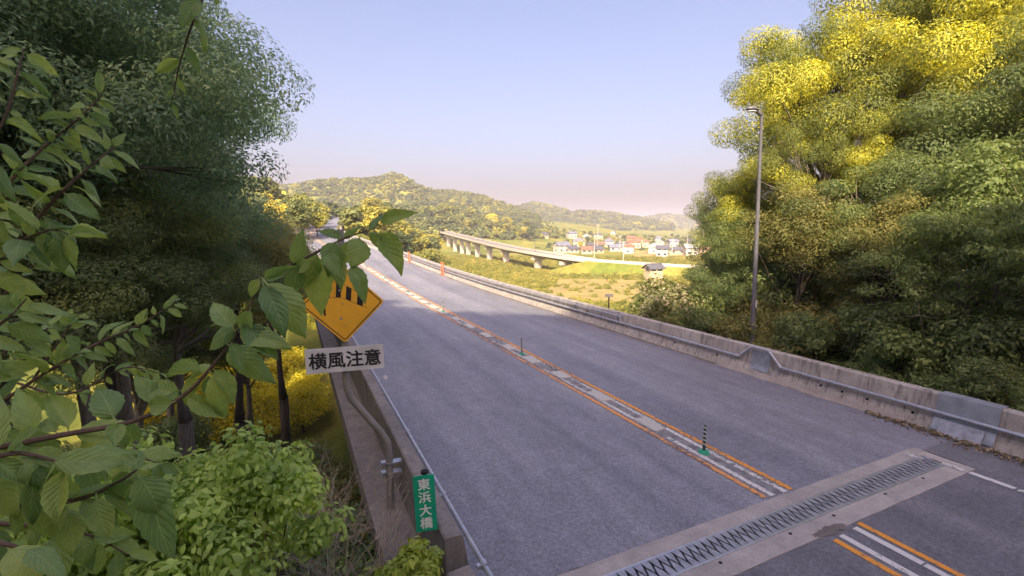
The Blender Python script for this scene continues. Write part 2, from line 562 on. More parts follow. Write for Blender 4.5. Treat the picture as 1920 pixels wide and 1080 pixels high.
def comb(y_edge, y_teeth, y_tip, x0, x1, off):
    """steel plate with triangular fingers"""
    p = .145
    n = int((x1 - x0) / p)
    v, f = [], []
    zt, zb = .016, -.02
    for i in range(n):
        xa = x0 + i * p + off
        w = p
        tri = [(xa + w * .14, y_teeth), (xa + w * .5, y_tip), (xa + w * .86, y_teeth)]
        b = len(v)
        v += [jpt(xa, y_edge, zt), jpt(xa + w, y_edge, zt)] + [jpt(x, y, zt) for x, y in tri] + [jpt(x, y, zb) for x, y in tri]
        f += [(b, b + 1, b + 4, b + 2), (b + 2, b + 4, b + 3), (b + 2, b + 3, b + 6, b + 5), (b + 3, b + 4, b + 7, b + 6)]
    return link('finger_plate', new_mesh('finger_plate', v, f, M['steel_dull']), joint)
comb(4.725, 4.84, 4.985, 1.95, 12.0, 0.0)
comb(5.115, 5.02, 4.872, 1.95, 12.0, .0725)
for y0, y1 in ((4.7, 4.735), (5.105, 5.14)):
    jband('edge_angle', 1.95, 12.05, y0, y1, .0175, M['steel'], .02)
for k in range(6):                                             # bolt plugs in the concrete
    mb = MB(); x = 4.2 + k * 1.35 + rng.uniform(-.2, .2)
    mb.cyl(jpt(x, 4.62, .012), .028, .012, 8)
    mb.build('plug', M['dark_gap'], joint)
# broken asphalt at the joint edge by the centre line
pr = random.Random(3)
ring = []
for k in range(34):
    t = 2 * math.pi * k / 34
    ring.append((7.62 + .42 * math.cos(t) * pr.uniform(.75, 1.1), 4.40 + .085 * math.sin(t) * pr.uniform(.7, 1.25) + .018 * .4 * math.cos(t)))
v = [RP(x, y, .0135) for x, y in ring] + [RP(7.62 + (x - 7.62) * .8, 4.40 + (y - 4.40) * .75, .020 + pr.uniform(-.004, .008)) for x, y in ring] + [RP(7.62, 4.40, .018)]
f = [(k, (k + 1) % 34, 34 + (k + 1) % 34, 34 + k) for k in range(34)] + [(34 + k, 34 + (k + 1) % 34, 68) for k in range(34)]
M['rubble'] = mat_concrete('broken_edge', (.16, .145, .13), .3, vstreak=False)
link('broken_edge', new_mesh('broken_edge', v, f, M['rubble']), near_road)

def ribbed(name, x0, x1, y0, y1, z, mat, parent, pitch=.15, h=.006):
    """raised rib marking: a sheet with a cross rib every few centimetres"""
    ys = []
    y = y0
    while y < y1:
        ys += [(y, 0), (y + pitch * .45, 0), (y + pitch * .5, h), (y + pitch * .9, h)]
        y += pitch
    r2 = random.Random(int(x0 * 1000) + int(y0 * 10))
    v = []
    for (y, hh) in ys:
        j = r2.uniform(-.013, .013)
        v += [RP(x0 + j, y, z + hh), RP(x1 + r2.uniform(-.013, .013), y, z + hh)]
    f = [(2 * i, 2 * i + 1, 2 * i + 3, 2 * i + 2) for i in range(len(ys) - 1)]
    return link(name, new_mesh(name, v, f, mat), parent)
def flat_line(name, x0, x1, y0, y1, z, mat, parent):
    return strip(name, x0, x1, fr(y0, y1, 2.0 if y1 - y0 > 4 else max(.2, (y1 - y0) / 3)), z, mat, parent)

flat_line('centre_seal', 7.50, 8.28, 5.46, 30, .004, M['seal'], road)
flat_line('centre_seal', 7.50, 8.28, 30.0, 150, .004, M['seal'], road)
ribbed('orange_line', 8.16, 8.27, 5.48, 45, .008, M['orange'], road)
ribbed('orange_line', 7.47, 7.58, 5.50, 45, .008, M['orange_worn'], road)
flat_line('orange_line', 8.16, 8.27, 45, 150, .010, M['orange'], road)
flat_line('orange_line', 7.47, 7.58, 45, 150, .010, M['orange'], road)
ribbed('white_line', 7.98, 8.09, 5.46, 8.6, .008, M['white_paint'], road)
ribbed('white_line', 7.66, 7.77, 5.47, 8.1, .008, M['white_paint'], road)
ribbed('white_line', 7.98, 8.09, 8.8, 40, .008, M['white_worn'], road)
ribbed('white_line', 7.66, 7.77, 8.5, 40, .008, M['white_worn'], road)
flat_line('white_line', 7.98, 8.09, 40, 120, .010, M['white_worn'], road)
flat_line('white_line', 7.66, 7.77, 40, 120, .010, M['white_worn'], road)
# near side of the joint
flat_line('orange_line', 8.20, 8.31, -2, 4.33, .008, M['orange'], near_road)
flat_line('orange_line', 7.40, 7.51, -2, 4.22, .008, M['orange'], near_road)
flat_line('white_line', 8.00, 8.12, 3.35, 4.28, .008, M['white_paint'], near_road)
flat_line('white_line', 8.00, 8.12, 2.7, 3.32, .008, M['white_paint'], near_road)
flat_line('white_line', 8.00, 8.12, -2, 2.67, .008, M['white_paint'], near_road)
flat_line('white_line', 7.60, 7.72, -2, 4.25, .008, M['white_paint'], near_road)
flat_line('edge_line', 11.95, 12.09, 3.75, 4.42, .010, M['white_paint'], near_road)
flat_line('edge_line', 11.95, 12.09, 2.9, 3.71, .010, M['white_paint'], near_road)
flat_line('edge_line', 11.95, 12.09, -2, 2.86, .010, M['white_paint'], near_road)
flat_line('edge_line', 11.9, 12.05, 4.5, 4.85, .022, M['white_worn'], near_road)
flat_line('edge_line', 11.72, 11.86, 5.10, 5.40, .022, M['white_worn'], near_road)
# pale worn patches that sit across the centre strip
y = 8.55
i = 0
while y < 84:
    L = rng.uniform(.75, 1.2) if y < 26 else 1.25
    x0, x1 = rng.uniform(7.62, 7.72), rng.uniform(8.02, 8.14)
    n = 6
    pts = [(x0 + rng.uniform(-.035, .035), y + L * k / n + rng.uniform(-.05, .05)) for k in range(n + 1)]
    pts += [(x1 + rng.uniform(-.035, .035), y + L * k / n + rng.uniform(-.05, .05)) for k in range(n, -1, -1)]
    m = len(pts)
    v = [RP(px, py, .030) for px, py in pts] + [RP(px, py, .004) for px, py in pts]
    f = [tuple(range(m))[::-1]] + [(k, (k + 1) % m, m + (k + 1) % m, m + k) for k in range(m)]
    link('worn_patch', new_mesh('worn_patch', v, f, M['patch']), road)
    y += rng.uniform(1.9, 2.5) if y < 26 else 2.2
    i += 1

# delineator posts
def delineator(y, label):
    p = RP(7.88, y)
    r = empty('delineator_post', p)
    r.rotation_euler = (rng.uniform(-.03, .03), rng.uniform(-.03, .05), rng.uniform(0, 3))
    tag(r, label, 'post', 'rubber posts on the centre strip')
    mb = MB(); mb.cyl((0, 0, .02), .13, .04, 16, .11); mb.cyl((0, 0, .055), .085, .03, 16, .05)
    mb.build('base', M['green_rubber'], r)
    mb = MB(); mb.tube([(0, 0, .06), (0, 0, .12), (0, 0, .3), (0, 0, .6), (0, 0, .635)], [.034, .032, .032, .032, .02], 12)
    shade_auto(mb.build('tube', M['dark_rubber'], r))
    for k in range(5):                                         # slanting pale bands
        z0 = .17 + k * .093
        v, f = [], []
        for j in range(13):
            t = 2 * math.pi * j / 12
            zz = z0 + .035 * math.sin(t)
            v += [(.0345 * math.cos(t), .0345 * math.sin(t), zz), (.0345 * math.cos(t), .0345 * math.sin(t), zz + .036)]
        f = [(2 * j, 2 * j + 2, 2 * j + 3, 2 * j + 1) for j in range(12)]
        link('band', new_mesh('band', v, f, M['pale_rubber']), r)
ORD = ['nearest', 'second nearest', 'third nearest', 'fourth nearest', 'fifth nearest', 'sixth nearest']
for k, yy in enumerate([7.25, 16.3, 26.9, 36.0, 45.5, 55.0]):
    delineator(yy, f'striped rubber post with green foot on the centre strip, {ORD[k]} to the expansion joint')

# ------------------------------------------------------------------ parapets and their rails
BAR = [(13.74, -.02), (13.80, .12), (13.90, .30), (13.98, .85), (14.02, .88), (14.22, .88), (14.25, .85), (14.25, -.45), (13.9, -.45)]
BAR2 = [(13.74, -.02), (13.80, .12), (13.90, .30), (13.99, 1.0), (14.02, 1.03), (14.22, 1.03), (14.25, 1.0), (14.25, -.45), (13.9, -.45)]
bar = empty('concrete_barrier', (14, 5.4, 0))
tag(bar, 'long concrete barrier with a pipe rail along the right edge of the bridge', 'barrier')
def child_world(o, parent):
    o.parent = parent
    o.matrix_parent_inverse = Matrix.Translation(-parent.location)
    return o
edges = [5.62, 9.0, 13.2, 17.4, 21.6, 25.8, 30.0, 34.2, 38.4, 42.6, 46.8, 51.0, 55.2, 59.4, 63.6, 67.8, 72.0, 76.2, 80.4, 84.6, 92, 100, 110, 130, 160, 200, 240]
for a, b in zip(edges[:-1], edges[1:]):
    mb = MB(); sweep(mb, BAR, fr(a + .009, b - .009, 1.4 if b < 92 else 4))
    child_world(mb.build('barrier_panel', M['concrete']), bar)
mb = MB(); sweep(mb, BAR, fr(3.1, 5.0, .9)); child_world(mb.build('barrier_panel', M['concrete']), bar)
# steel cover over the barrier joint, set proud of the concrete
cov = [(13.72, .07), (13.86, .33), (13.945, .90), (14.27, .905), (14.27, .86)]
mb = MB(); sweep(mb, cov, [4.72, 5.86], closed=False)
mb.build('cover_plate', M['steel_plate']); child_world(bpy.context.scene.objects['cover_plate'], bar)
mb = MB(); sweep(mb, [(13.66, -.0), (13.705, .05), (13.83, .33), (13.80, .33), (13.65, .02)], [4.9, 5.7])
child_world(mb.build('lower_cover_plate', M['steel_dull']), bar)
for yy, zz in ((4.85, .78), (4.85, .42), (5.7, .78), (5.7, .42)):
    mb = MB(); mb.cyl(RP(13.86 + .1 * zz, yy, zz), .018, .05, 8, axis='X'); child_world(mb.build('bolt', M['steel_dull'], None), bar)
# rail pipe with the raised detour
RX, RZ = 13.82, .47
pts = [RP(RX, y, RZ) for y in (3.2, 4.0, 6, 8, 9.6, 9.85)] + [RP(RX + .03, 10.32, .90), RP(RX + .03, 10.95, .90), RP(RX, 11.42, .47)] + [RP(RX, y, RZ) for y in fr(11.7, 100, 3)]
mb = MB(); mb.tube(pts, .042, 10)
child_world(shade_auto(mb.build('rail_pipe', M['steel'])), bar)
pts = [RP(RX, 18.0, RZ + .02), RP(RX, 18.0, .60), RP(RX, 18.02, .72), RP(RX, 18.15, .76)] + [RP(RX, y, .76) for y in fr(18.6, 100, 3)]
mb = MB(); mb.tube(pts, .036, 10)
child_world(shade_auto(mb.build('upper_rail_pipe', M['steel'])), bar)
mb = MB(); mb.box(RP(13.87, 18.0, .62), (.1, .14, .42)); child_world(mb.build('end_bracket', M['steel']), bar)
mb = MB(); mb.box(RP(13.87, 18.32, .62), (.08, .05, .40)); child_world(mb.build('end_bracket', M['steel']), bar)
for yy in [3.6, 4.35, 6.45, 8.3, 9.75, 11.5, 13.6, 15.7] + fr(20, 78, 2.1):
    mb = MB(); mb.tube([RP(RX, yy - .045, RZ), RP(RX, yy + .045, RZ)], .052, 10); mb.box(RP(RX + .06, yy, RZ), (.12, .05, .05))
    child_world(mb.build('rail_clamp', M['steel']), bar)
    if yy > 18.5:
        mb = MB(); mb.tube([RP(RX, yy - .045, .76), RP(RX, yy + .045, .76)], .045, 8); mb.box(RP(RX + .06, yy, .76), (.14, .05, .05))
        child_world(mb.build('rail_clamp', M['steel']), bar)
for yy in (6.3, 7.35, 8.0, 8.6, 12.4, 14.5):
    mb = MB(); mb.cyl(RP(13.875, yy, .27), .03, .05, 10, axis='X'); child_world(mb.build('anchor_socket', M['dark_gap']), bar)
# grey plate under the raised rail
mb = MB(); sweep(mb, [(13.80, .17), (13.862, .32), (13.92, .80), (13.945, .80), (13.89, .30), (13.83, .16)], [10.28, 10.95])
child_world(mb.build('junction_plate', M['steel_plate']), bar)
# concrete foot, uneven, in front of the barrier near the plate
mb = MB(); sweep(mb, [(13.58, .004), (13.68, .05), (13.80, .12), (13.80, .004)], fr(6.4, 12.2, .5))
mb.v = [(x + rng.uniform(-.05, .03), y, z) for x, y, z in mb.v]
child_world(mb.build('mortar_fillet', M['rough_kerb']), bar)

lp = empty('concrete_parapet', (1.7, 5.4, 0))
tag(lp, 'low brown concrete parapet with outer ledge along the left edge of the bridge', 'parapet')
PAR = [(1.58, -.1), (1.56, .93), (1.585, .95), (1.775, .95), (1.80, .92), (1.955, -.02)]
edges = [5.42, 9.9, 14.4, 18.9, 23.4, 27.9, 32.4, 36.9, 41.4, 45.9, 50.4, 60, 70, 80, 92, 110, 140, 180, 230]
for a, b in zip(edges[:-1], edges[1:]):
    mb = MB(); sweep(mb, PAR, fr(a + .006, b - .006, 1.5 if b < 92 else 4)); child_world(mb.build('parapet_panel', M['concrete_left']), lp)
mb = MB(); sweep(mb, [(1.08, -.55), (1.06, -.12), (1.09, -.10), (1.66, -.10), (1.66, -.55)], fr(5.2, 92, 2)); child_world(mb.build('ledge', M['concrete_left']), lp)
mb = MB(); mb.tube([RP(1.875, y, .87) for y in [2.0, 3.5] + fr(5, 92, 3)], .032, 10); child_world(shade_auto(mb.build('rail_pipe', M['steel'])), lp)
for yy in [4.9, 6.55, 9.0, 11.5, 14.0] + fr(16.5, 60, 2.5):
    mb = MB(); mb.tube([RP(1.875, yy - .05, .87), RP(1.875, yy + .05, .87)], .046, 10); mb.box(RP(1.83, yy, .86), (.08, .06, .05))
    child_world(mb.build('rail_clamp', M['steel']), lp)
# rough wing wall that carries on towards the viewer
ww = MB(); sweep(ww, [(1.5, -.6), (1.48, .60), (1.54, .66), (1.80, .66), (1.86, .60), (1.95, -.6)], fr(-4, 5.22, .35))
ww.v = [(x + rng.uniform(-.02, .02), y, z + rng.uniform(-.02, .02)) for x, y, z in ww.v]
tag(ww.build('wing_wall', M['rough_kerb']), 'rough grained concrete wing wall at the near end of the left parapet', 'wall')

# round reflector on the left rail
rf = empty('road_reflector', RP(1.88, 12.2, .90))
tag(rf, 'small white round reflector standing on the left parapet rail', 'reflector')
mb = MB(); mb.tube([(0, 0, 0), (.06, 0, .10), (.12, 0, .12)], .012, 6); mb.build('stalk', M['steel'], rf)
mb = MB(); mb.cyl((.14, 0, .13), .055, .03, 16, axis='Y'); mb.cyl((.14, 0, .13), .046, .036, 16, axis='Y'); mb.build('disc', M['white_sign'], rf)

# ------------------------------------------------------------------ signs
def text_mesh(body, size, mat, bold=.012):
    cu = bpy.data.curves.new('lettering', 'FONT')
    cu.body = body
    cu.size = size
    ob = bpy.data.objects.new('lettering', cu)
    COL.objects.link(ob)
    dg = bpy.context.evaluated_depsgraph_get()
    me0 = bpy.data.meshes.new_from_object(ob.evaluated_get(dg))
    bpy.data.objects.remove(ob)
    co = np.empty(len(me0.vertices) * 3); me0.vertices.foreach_get('co', co); co = co.reshape(-1, 3)
    co[:, :2] -= (co[:, :2].max(0) + co[:, :2].min(0)) / 2
    faces = [tuple(p.vertices) for p in me0.polygons]
    mb = MB()                                   # heavier strokes: the glyph laid over itself with small shifts
    for k, (dx, dy) in enumerate(((0, 0), (1, 0), (-1, 0), (0, 1), (0, -1), (.7, .7), (-.7, -.7), (.7, -.7), (-.7, .7))):
        mb.add(co + np.array([dx * bold, dy * bold, k * .00012]), faces)
    bpy.data.meshes.remove(me0)
    return new_mesh('lettering', mb.v, mb.f, mat)
def rounded(w, h, r, n=5):
    pts = []
    for cx_, cy_, a0 in ((w / 2 - r, h / 2 - r, 0), (-w / 2 + r, h / 2 - r, 90), (-w / 2 + r, -h / 2 + r, 180), (w / 2 - r, -h / 2 + r, 270)):
        for k in range(n + 1):
            a = rad(a0 + 90 * k / n)
            pts.append((cx_ + r * math.cos(a), cy_ + r * math.sin(a)))
    return pts
def plate(name, pts, y0, th, mat, parent):
    """upright plate in the local XZ plane, front face at y0 towards -Y"""
    n = len(pts)
    v = [(x, y0, z) for x, z in pts] + [(x, y0 + th, z) for x, z in pts]
    f = [tuple(range(n)), tuple(range(2 * n - 1, n - 1, -1))] + [(k, n + k, n + (k + 1) % n, (k + 1) % n) for k in range(n)]
    return link(name, new_mesh(name, v, f, mat), parent)
def letters(body, size, mat, parent, loc, rot2=0, bold=.012, name='lettering'):
    o = link(name, text_mesh(body, size, mat, bold), parent)
    o.location = loc
    o.rotation_euler = (math.pi / 2, 0, rot2)
    return o
def rot45(pts): 
    c = math.sqrt(.5)
    return [((x - y) * c, (x + y) * c) for x, y in pts]

ws = empty('wind_sign', (1.34, 8.0, -.1))
tag(ws, 'yellow diamond crosswind warning sign over a white plate on a bent brown post', 'road sign')
mb = MB(); mb.tube([(0, 0, 0), (0, 0, .6), (0, 0, 1.02), (-.02, 0, 1.28), (-.12, 0, 1.48), (-.42, 0, 1.92), (-.58, 0, 2.15), (-.64, 0, 2.34), (-.645, 0, 2.6), (-.63, 0, 4.9)],
                   [.065, .065, .065, .06, .058, .056, .056, .056, .054, .05], 12)
shade_auto(mb.build('post', M['brown_post'], ws), 50)
mb = MB(); mb.cyl((0, 0, .02), .15, .04, 16); mb.cyl((0, 0, .07), .09, .06, 12, .06)
fl = mb.build('base_flange', M['brown_post'], ws)
for k in range(4):
    mb = MB(); mb.cyl((.11 * math.cos(k * 1.57 + .8), .11 * math.sin(k * 1.57 + .8), .05), .016, .03, 6); mb.build('bolt', M['steel'], fl)
for z in (.74, .92):
    mb = MB(); mb.box((.06, 0, z), (.30, .14, .03)); mb.box((-.1, -.02, z), (.08, .10, .09)); mb.build('clamp', M['steel'], ws)
FACE = -.09
SR = rad(11)      # plates turned a little towards the viewer
sg = empty('x'); bpy.data.objects.remove(sg)
def on_plate(o, dz=0):
    o.matrix_parent_inverse = Matrix.Identity(4)
    o.matrix_basis = Matrix.Translation((-.635, 0, dz)) @ Matrix.Rotation(-SR, 4, 'Z') @ Matrix.Rotation(rad(-1.2), 4, 'Y') @ o.matrix_basis
    return o
wp = on_plate(plate('white_plate', rounded(1.19, .40, .015), FACE, .012, M['white_sign'], ws), 2.84)
lt = letters('横風注意', .278, M['black_paint'], wp, (0, FACE - .0025, 0), bold=.0065)
dp = on_plate(plate('diamond_plate', rot45(rounded(.90, .90, .05)), FACE, .012, M['yellow_sign'], ws), 3.74)
# black border
o_, i_ = rot45(rounded(.845, .845, .04)), rot45(rounded(.815, .815, .03))
n = len(o_)
link('border', new_mesh('border', [(x, FACE - .002, z) for x, z in o_] + [(x, FACE - .002, z) for x, z in i_], [(k, (k + 1) % n, n + (k + 1) % n, n + k) for k in range(n)], M['black_paint']), dp)
# wind streamer: mast and striped curved sleeve
link('mast_symbol', new_mesh('mast_symbol', [(-.29, FACE - .002, -.18), (-.262, FACE - .002, -.18), (-.262, FACE - .002, .30), (-.29, FACE - .002, .30)], [(0, 1, 2, 3)], M['black_paint']), dp)
def sleeve(t0, t1, name, mat, dy):
    v, f = [], []
    n = 8
    for k in range(n + 1):
        t = t0 + (t1 - t0) * k / n
        x = -.26 + .62 * t
        zc = .20 - .16 * t ** 1.6 + .04 * math.sin(t * 5)
        h = .125 - .045 * t
        v += [(x, FACE - dy, zc - h), (x + .02, FACE - dy, zc + h)]
    f = [(2 * k, 2 * k + 2, 2 * k + 3, 2 * k + 1) for k in range(n)]
    return link(name, new_mesh(name, v, f, mat), dp)
for t0, t1 in ((0, .12), (.26, .38), (.50, .62), (.76, .90)):
    sleeve(t0, t1, 'streamer_band', M['black_paint'], .0025)
v, f = [], []
for k in range(25):
    t = k / 24
    x = -.26 + .62 * t; zc = .20 - .16 * t ** 1.6 + .04 * math.sin(t * 5); h = .125 - .045 * t
    for sgn in (1, -1):
        v += [(x + .01 + sgn * .01, FACE - .002, zc + sgn * (h)), (x + .01 + sgn * .01, FACE - .002, zc + sgn * (h + .006))]
f = [(4 * k + a, 4 * k + 4 + a, 4 * k + 5 + a, 4 * k + 1 + a) for k in range(24) for a in (0, 2)]
link('streamer_outline', new_mesh('streamer_outline', v, f, M['black_paint']), dp)
for z in (2.76, 2.92, 3.5, 3.95):
    mb = MB(); mb.box((-.635, -.04, z), (.14, .09, .03)); mb.build('plate_bracket', M['steel'], ws)

gs = empty('bridge_name_sign', (1.40, 5.75, .29))
tag(gs, 'green bridge name plate with white characters on a short post beside the left parapet', 'sign')
gs.rotation_euler = (0, 0, rad(-14))
mb = MB(); mb.tube([(0, 0, -.39), (0, 0, 1.42)], .035, 10); shade_auto(mb.build('post', M['lamp_grey'], gs), 50)
mb = MB(); mb.cyl((0, 0, 1.43), .05, .03, 10); mb.build('post_cap', M['dark_gap'], gs)
mb = MB(); mb.box((.03, 0, .30), (.34, .26, .02)); mb.box((.03, .0, .27), (.30, .22, .02)); mb.build('base_plate', M['steel_plate'], gs)
gp = plate('name_plate', rounded(.27, .76, .008), -.055, .012, M['green_sign'], gs)
gp.location = (0.0, 0, 1.03)
gp.rotation_euler = (0, rad(-2.5), 0)
for k, ch in enumerate('東浜大橋'):
    letters(ch, .162, M['white_letter'], gp, (.0, -.0575, .262 - k * .175), bold=.0038)
for z in (.86, 1.2):
    mb = MB(); mb.box((0, -.025, z), (.10, .05, .03)); mb.build('plate_bracket', M['steel'], gs)

# ------------------------------------------------------------------ street lamp behind the barrier
lm = empty('street_lamp', (15.9, 12.55, -.4))
lm.rotation_euler = (0, rad(-1.6), 0)
tag(lm, 'tall grey street lamp with a single drooping head behind the right barrier', 'street lamp')
mb = MB(); mb.tube([(0, 0, 0), (0, 0, .9), (0, 0, 5), (0, 0, 9.15), (-.02, 0, 9.25)], [.10, .092, .075, .055, .054], 14); shade_auto(mb.build('pole', M['lamp_grey'], lm), 50)
mb = MB(); mb.cyl((0, 0, .02), .2, .05, 12); mb.build('base_plate', M['lamp_grey'], lm)
mb = MB(); mb.tube([(.05, 0, 9.22), (-.02, 0, 9.3), (-.18, 0, 9.36), (-.26, 0, 9.40)], [.058, .07, .062, .06], 10); shade_auto(mb.build('arm', M['lamp_head'], lm), 50)
v, f = [], []
stn = [(-.20, .06, .05), (-.30, .10, .075), (-.42, .15, .11), (-.55, .165, .12), (-.66, .13, .095), (-.74, .06, .04), (-.76, .01, .01)]
for x, w, h in stn:
    zc = 9.42 - .02 * (x + .2) + .02
    for k in range(12):
        a = 2 * math.pi * k / 12
        s_ = math.sin(a)
        v.append((x, w * math.cos(a), zc + (h * s_ if s_ > 0 else h * .35 * s_)))
for i in range(len(stn) - 1):
    for k in range(12):
        k2 = (k + 1) % 12
        f.append((i * 12 + k, i * 12 + k2, (i + 1) * 12 + k2, (i + 1) * 12 + k))
hd = shade_auto(link('lamp_head', new_mesh('lamp_head', v, f, M['lamp_head']), lm), 60)
mb = MB(); v = [(-.50 + .2 * math.cos(a), .12 * math.sin(a), 9.40) for a in [2 * math.pi * k / 16 for k in range(16)]]
mb.add(v + [(x, y, z - .03) for x, y, z in v], [tuple(range(31, 15, -1))] + [(k, (k + 1) % 16, 16 + (k + 1) % 16, 16 + k) for k in range(16)])
mb.build('lens', M['lens'], hd)
mb = MB(); mb.box((-.005, -.112, 2.4), (.06, .012, .3)); mb.build('number_tag', M['white_sign'], lm)

# ------------------------------------------------------------------ small items along the road
def red_frame(y, label):
    r = empty('warning_frame', RP(13.62, y))
    tag(r, label, 'frame', 'orange frames along the right barrier')
    for dy in (-.32, .32):
        mb = MB(); mb.tube([(0, dy, 0), (0, dy, 1.28)], .05, 8); mb.build('post', M['red_paint'], r)
    for z in (.3, .72, 1.18):
        mb = MB(); mb.tube([(0, -.32, z), (0, .32, z)], .03, 8); mb.build('crossbar', M['red_paint'], r)
red_frame(46.0, 'orange red upright frame by the right barrier, the nearer of the two')
red_frame(58.5, 'orange red upright frame by the right barrier, the farther of the two')

bb = empty('back_of_sign', (*ground_at(1145, 26.5), 0))
bb.location.z = float(terrain(bb.location.x, bb.location.y))
bb.rotation_euler = (0, 0, rad(-30))
tz = at(1145, 556, 26.5)[2] - bb.location.z
tag(bb, 'small dark board on a post seen over the right barrier', 'sign')
mb = MB(); mb.tube([(0, 0, 0), (0, 0, tz)], .04, 8); mb.build('post', M['dark_gap'], bb)
mb = MB(); mb.box((0, -.05, tz), (.44, .04, .16)); mb.build('board', M['lamp_head'], bb)

hs_ = empty('highway_sign', RP(-1.2, 78, -8)); hs_.rotation_euler = (0, 0, rad(-10))
tag(hs_, 'green expressway sign partly hidden behind the branch left of the road', 'sign')
hz = at(575, 476, 80)[2] - hs_.location.z
for dx in (-.9, .9):
    mb = MB(); mb.tube([(dx, .08, 0), (dx, .08, hz + .8)], .07, 8); mb.build('post', M['steel'], hs_)
sp = plate('sign_board', rounded(3.0, 1.7, .08), 0, .03, M['green_sign'], hs_); sp.location = (0, 0, hz)
for dx, dz, w in ((-.5, .35, 1.3), (.6, -.3, 1.2), (-.7, -.35, .7)):
    mb = MB(); mb.box((dx, -.006, dz), (w, .006, .28)); mb.build('white_mark', M['white_letter'], sp)

# ------------------------------------------------------------------ far viaduct
VP = [(790, 426, 430), (820, 430.5, 385), (860, 440, 300), (905, 451, 245), (955, 462, 205), (1005, 470.5, 180), (1060, 479, 168), (1110, 485.5, 162), (1200, 492, 160), (1300, 498, 164), (1400, 503, 172)]
V3 = np.array([at(*p) for p in VP])
tpar = np.linspace(0, len(VP) - 1, 90)
vc = np.stack([np.interp(tpar, range(len(VP)), V3[:, k]) for k in range(3)], 1)
ker = np.ones(9) / 9
vc = np.stack([np.convolve(np.pad(vc[:, k], 4, mode='edge'), ker, mode='valid') for k in range(3)], 1)
def sweep_pts(pts, prof, mat, name, parent):
    n = len(prof)
    v, f = [], []
    for i, p in enumerate(pts):
        d = pts[min(i + 1, len(pts) - 1)] - pts[max(i - 1, 0)]
        nx, ny = d[1], -d[0]
        l = math.hypot(nx, ny); nx /= l; ny /= l
        for a, z in prof: v.append((p[0] + nx * a, p[1] + ny * a, p[2] + z))
    for i in range(len(pts) - 1):
        for k in range(n):
            k2 = (k + 1) % n
            f.append((i * n + k, i * n + k2, (i + 1) * n + k2, (i + 1) * n + k))
    f += [tuple(range(n - 1, -1, -1)), tuple((len(pts) - 1) * n + k for k in range(n))]
    return link(name, new_mesh(name, v, f, mat), parent)
vd = empty('viaduct', (0, 0, 0))
tag(vd, 'pale curved concrete viaduct on piers crossing the valley', 'viaduct')
iend = int(np.argmin(np.abs(tpar - 7.0)))
vp = vc[:iend + 1]
sweep_pts(vp, [(-3.6, -.6), (3.6, -.6), (3.6, -1.0), (1.8, -2.0), (-1.8, -2.0), (-3.6, -1.0)], M['concrete_left'], 'deck', vd)
sweep_pts(vp, [(3.4, .0), (3.62, .0), (3.62, -1.05), (3.4, -.62)], M['concrete_pale'], 'near_parapet', vd)
sweep_pts(vp, [(-3.62, .0), (-3.4, .0), (-3.4, -.62), (-3.62, -1.05)], M['concrete_pale'], 'far_parapet', vd)
for px in (843, 855, 868, 880, 897, 920, 951, 1010, 1062):
    tt = np.interp(px, [p[0] for p in VP], range(len(VP)))
    p = np.array([np.interp(tt, tpar, vc[:, k]) for k in range(3)])
    g = float(terrain(p[0], p[1])) - .5
    i = int(np.argmin(np.abs(tpar - tt)))
    d = vc[min(i + 2, 89)] - vc[max(i - 2, 0)]
    ang = math.atan2(d[1], d[0])
    mb = MB(); mb.box((p[0], p[1], (g + p[2] - 3.2) / 2), (1.5, 2.4, p[2] - 3.2 - g), ang)
    o = mb.build('pier', M['concrete_pale'], vd)
    mb = MB(); mb.box((p[0], p[1], p[2] - 2.65), (1.8, 5.2, 1.2), ang); mb.build('pier_cap', M['concrete_pale'], vd)
# embankment road with its white wall
er = empty('embankment_road', (0, 0, 0))
tag(er, 'low embankment road with a pale retaining wall running on from the viaduct', 'road')
ve = vc[iend:]
sweep_pts(ve, [(-3.7, -.25), (3.7, -.25), (3.7, -.6), (-3.7, -.6)], M['asphalt_far'], 'roadway', er)
ve2 = vc[iend - 14:].copy()
ve2[:14, 2] -= np.linspace(6.5, 0, 14)
sweep_pts(ve2, [(-4.6, -.62), (4.6, -.62), (12, -6.5), (-12, -6.5)], M['ground'], 'embankment', er)
sweep_pts(ve, [(3.75, .30), (4.0, .30), (4.1, -.75), (3.75, -.75)], M['concrete_pale'], 'retaining_wall', er)
def small_pole(px, py_top, py_bot, depth, label, group, name='lamp_pole', r=.11, arm=1.6, mat='lamp_grey'):
    b, t = at(px, py_bot, depth), at(px, py_top, depth)
    h = t[2] - b[2]
    o = empty(name, b)
    tag(o, label, 'pole', group)
    mb = MB(); mb.tube([(0, 0, 0), (0, 0, h)], [r, r * .7], 8); mb.build('pole', M[mat], o)
    if arm:
        mb = MB(); mb.tube([(0, 0, h), (-arm * .3, 0, h + .25), (-arm, 0, h + .3)], .06, 6); a = mb.build('arm', M[mat], o)
        mb = MB(); mb.box((-arm - .3, 0, h + .28), (.7, .25, .12)); mb.build('lamp_head', M['lens'], a)
    return o
small_pole(905, 432, 452, 250, 'slim lamp pole on the far viaduct, the one furthest left', 'lamp poles on the viaduct')
small_pole(1003, 446, 471, 184, 'slim lamp pole on the far viaduct, right of the first', 'lamp poles on the viaduct')

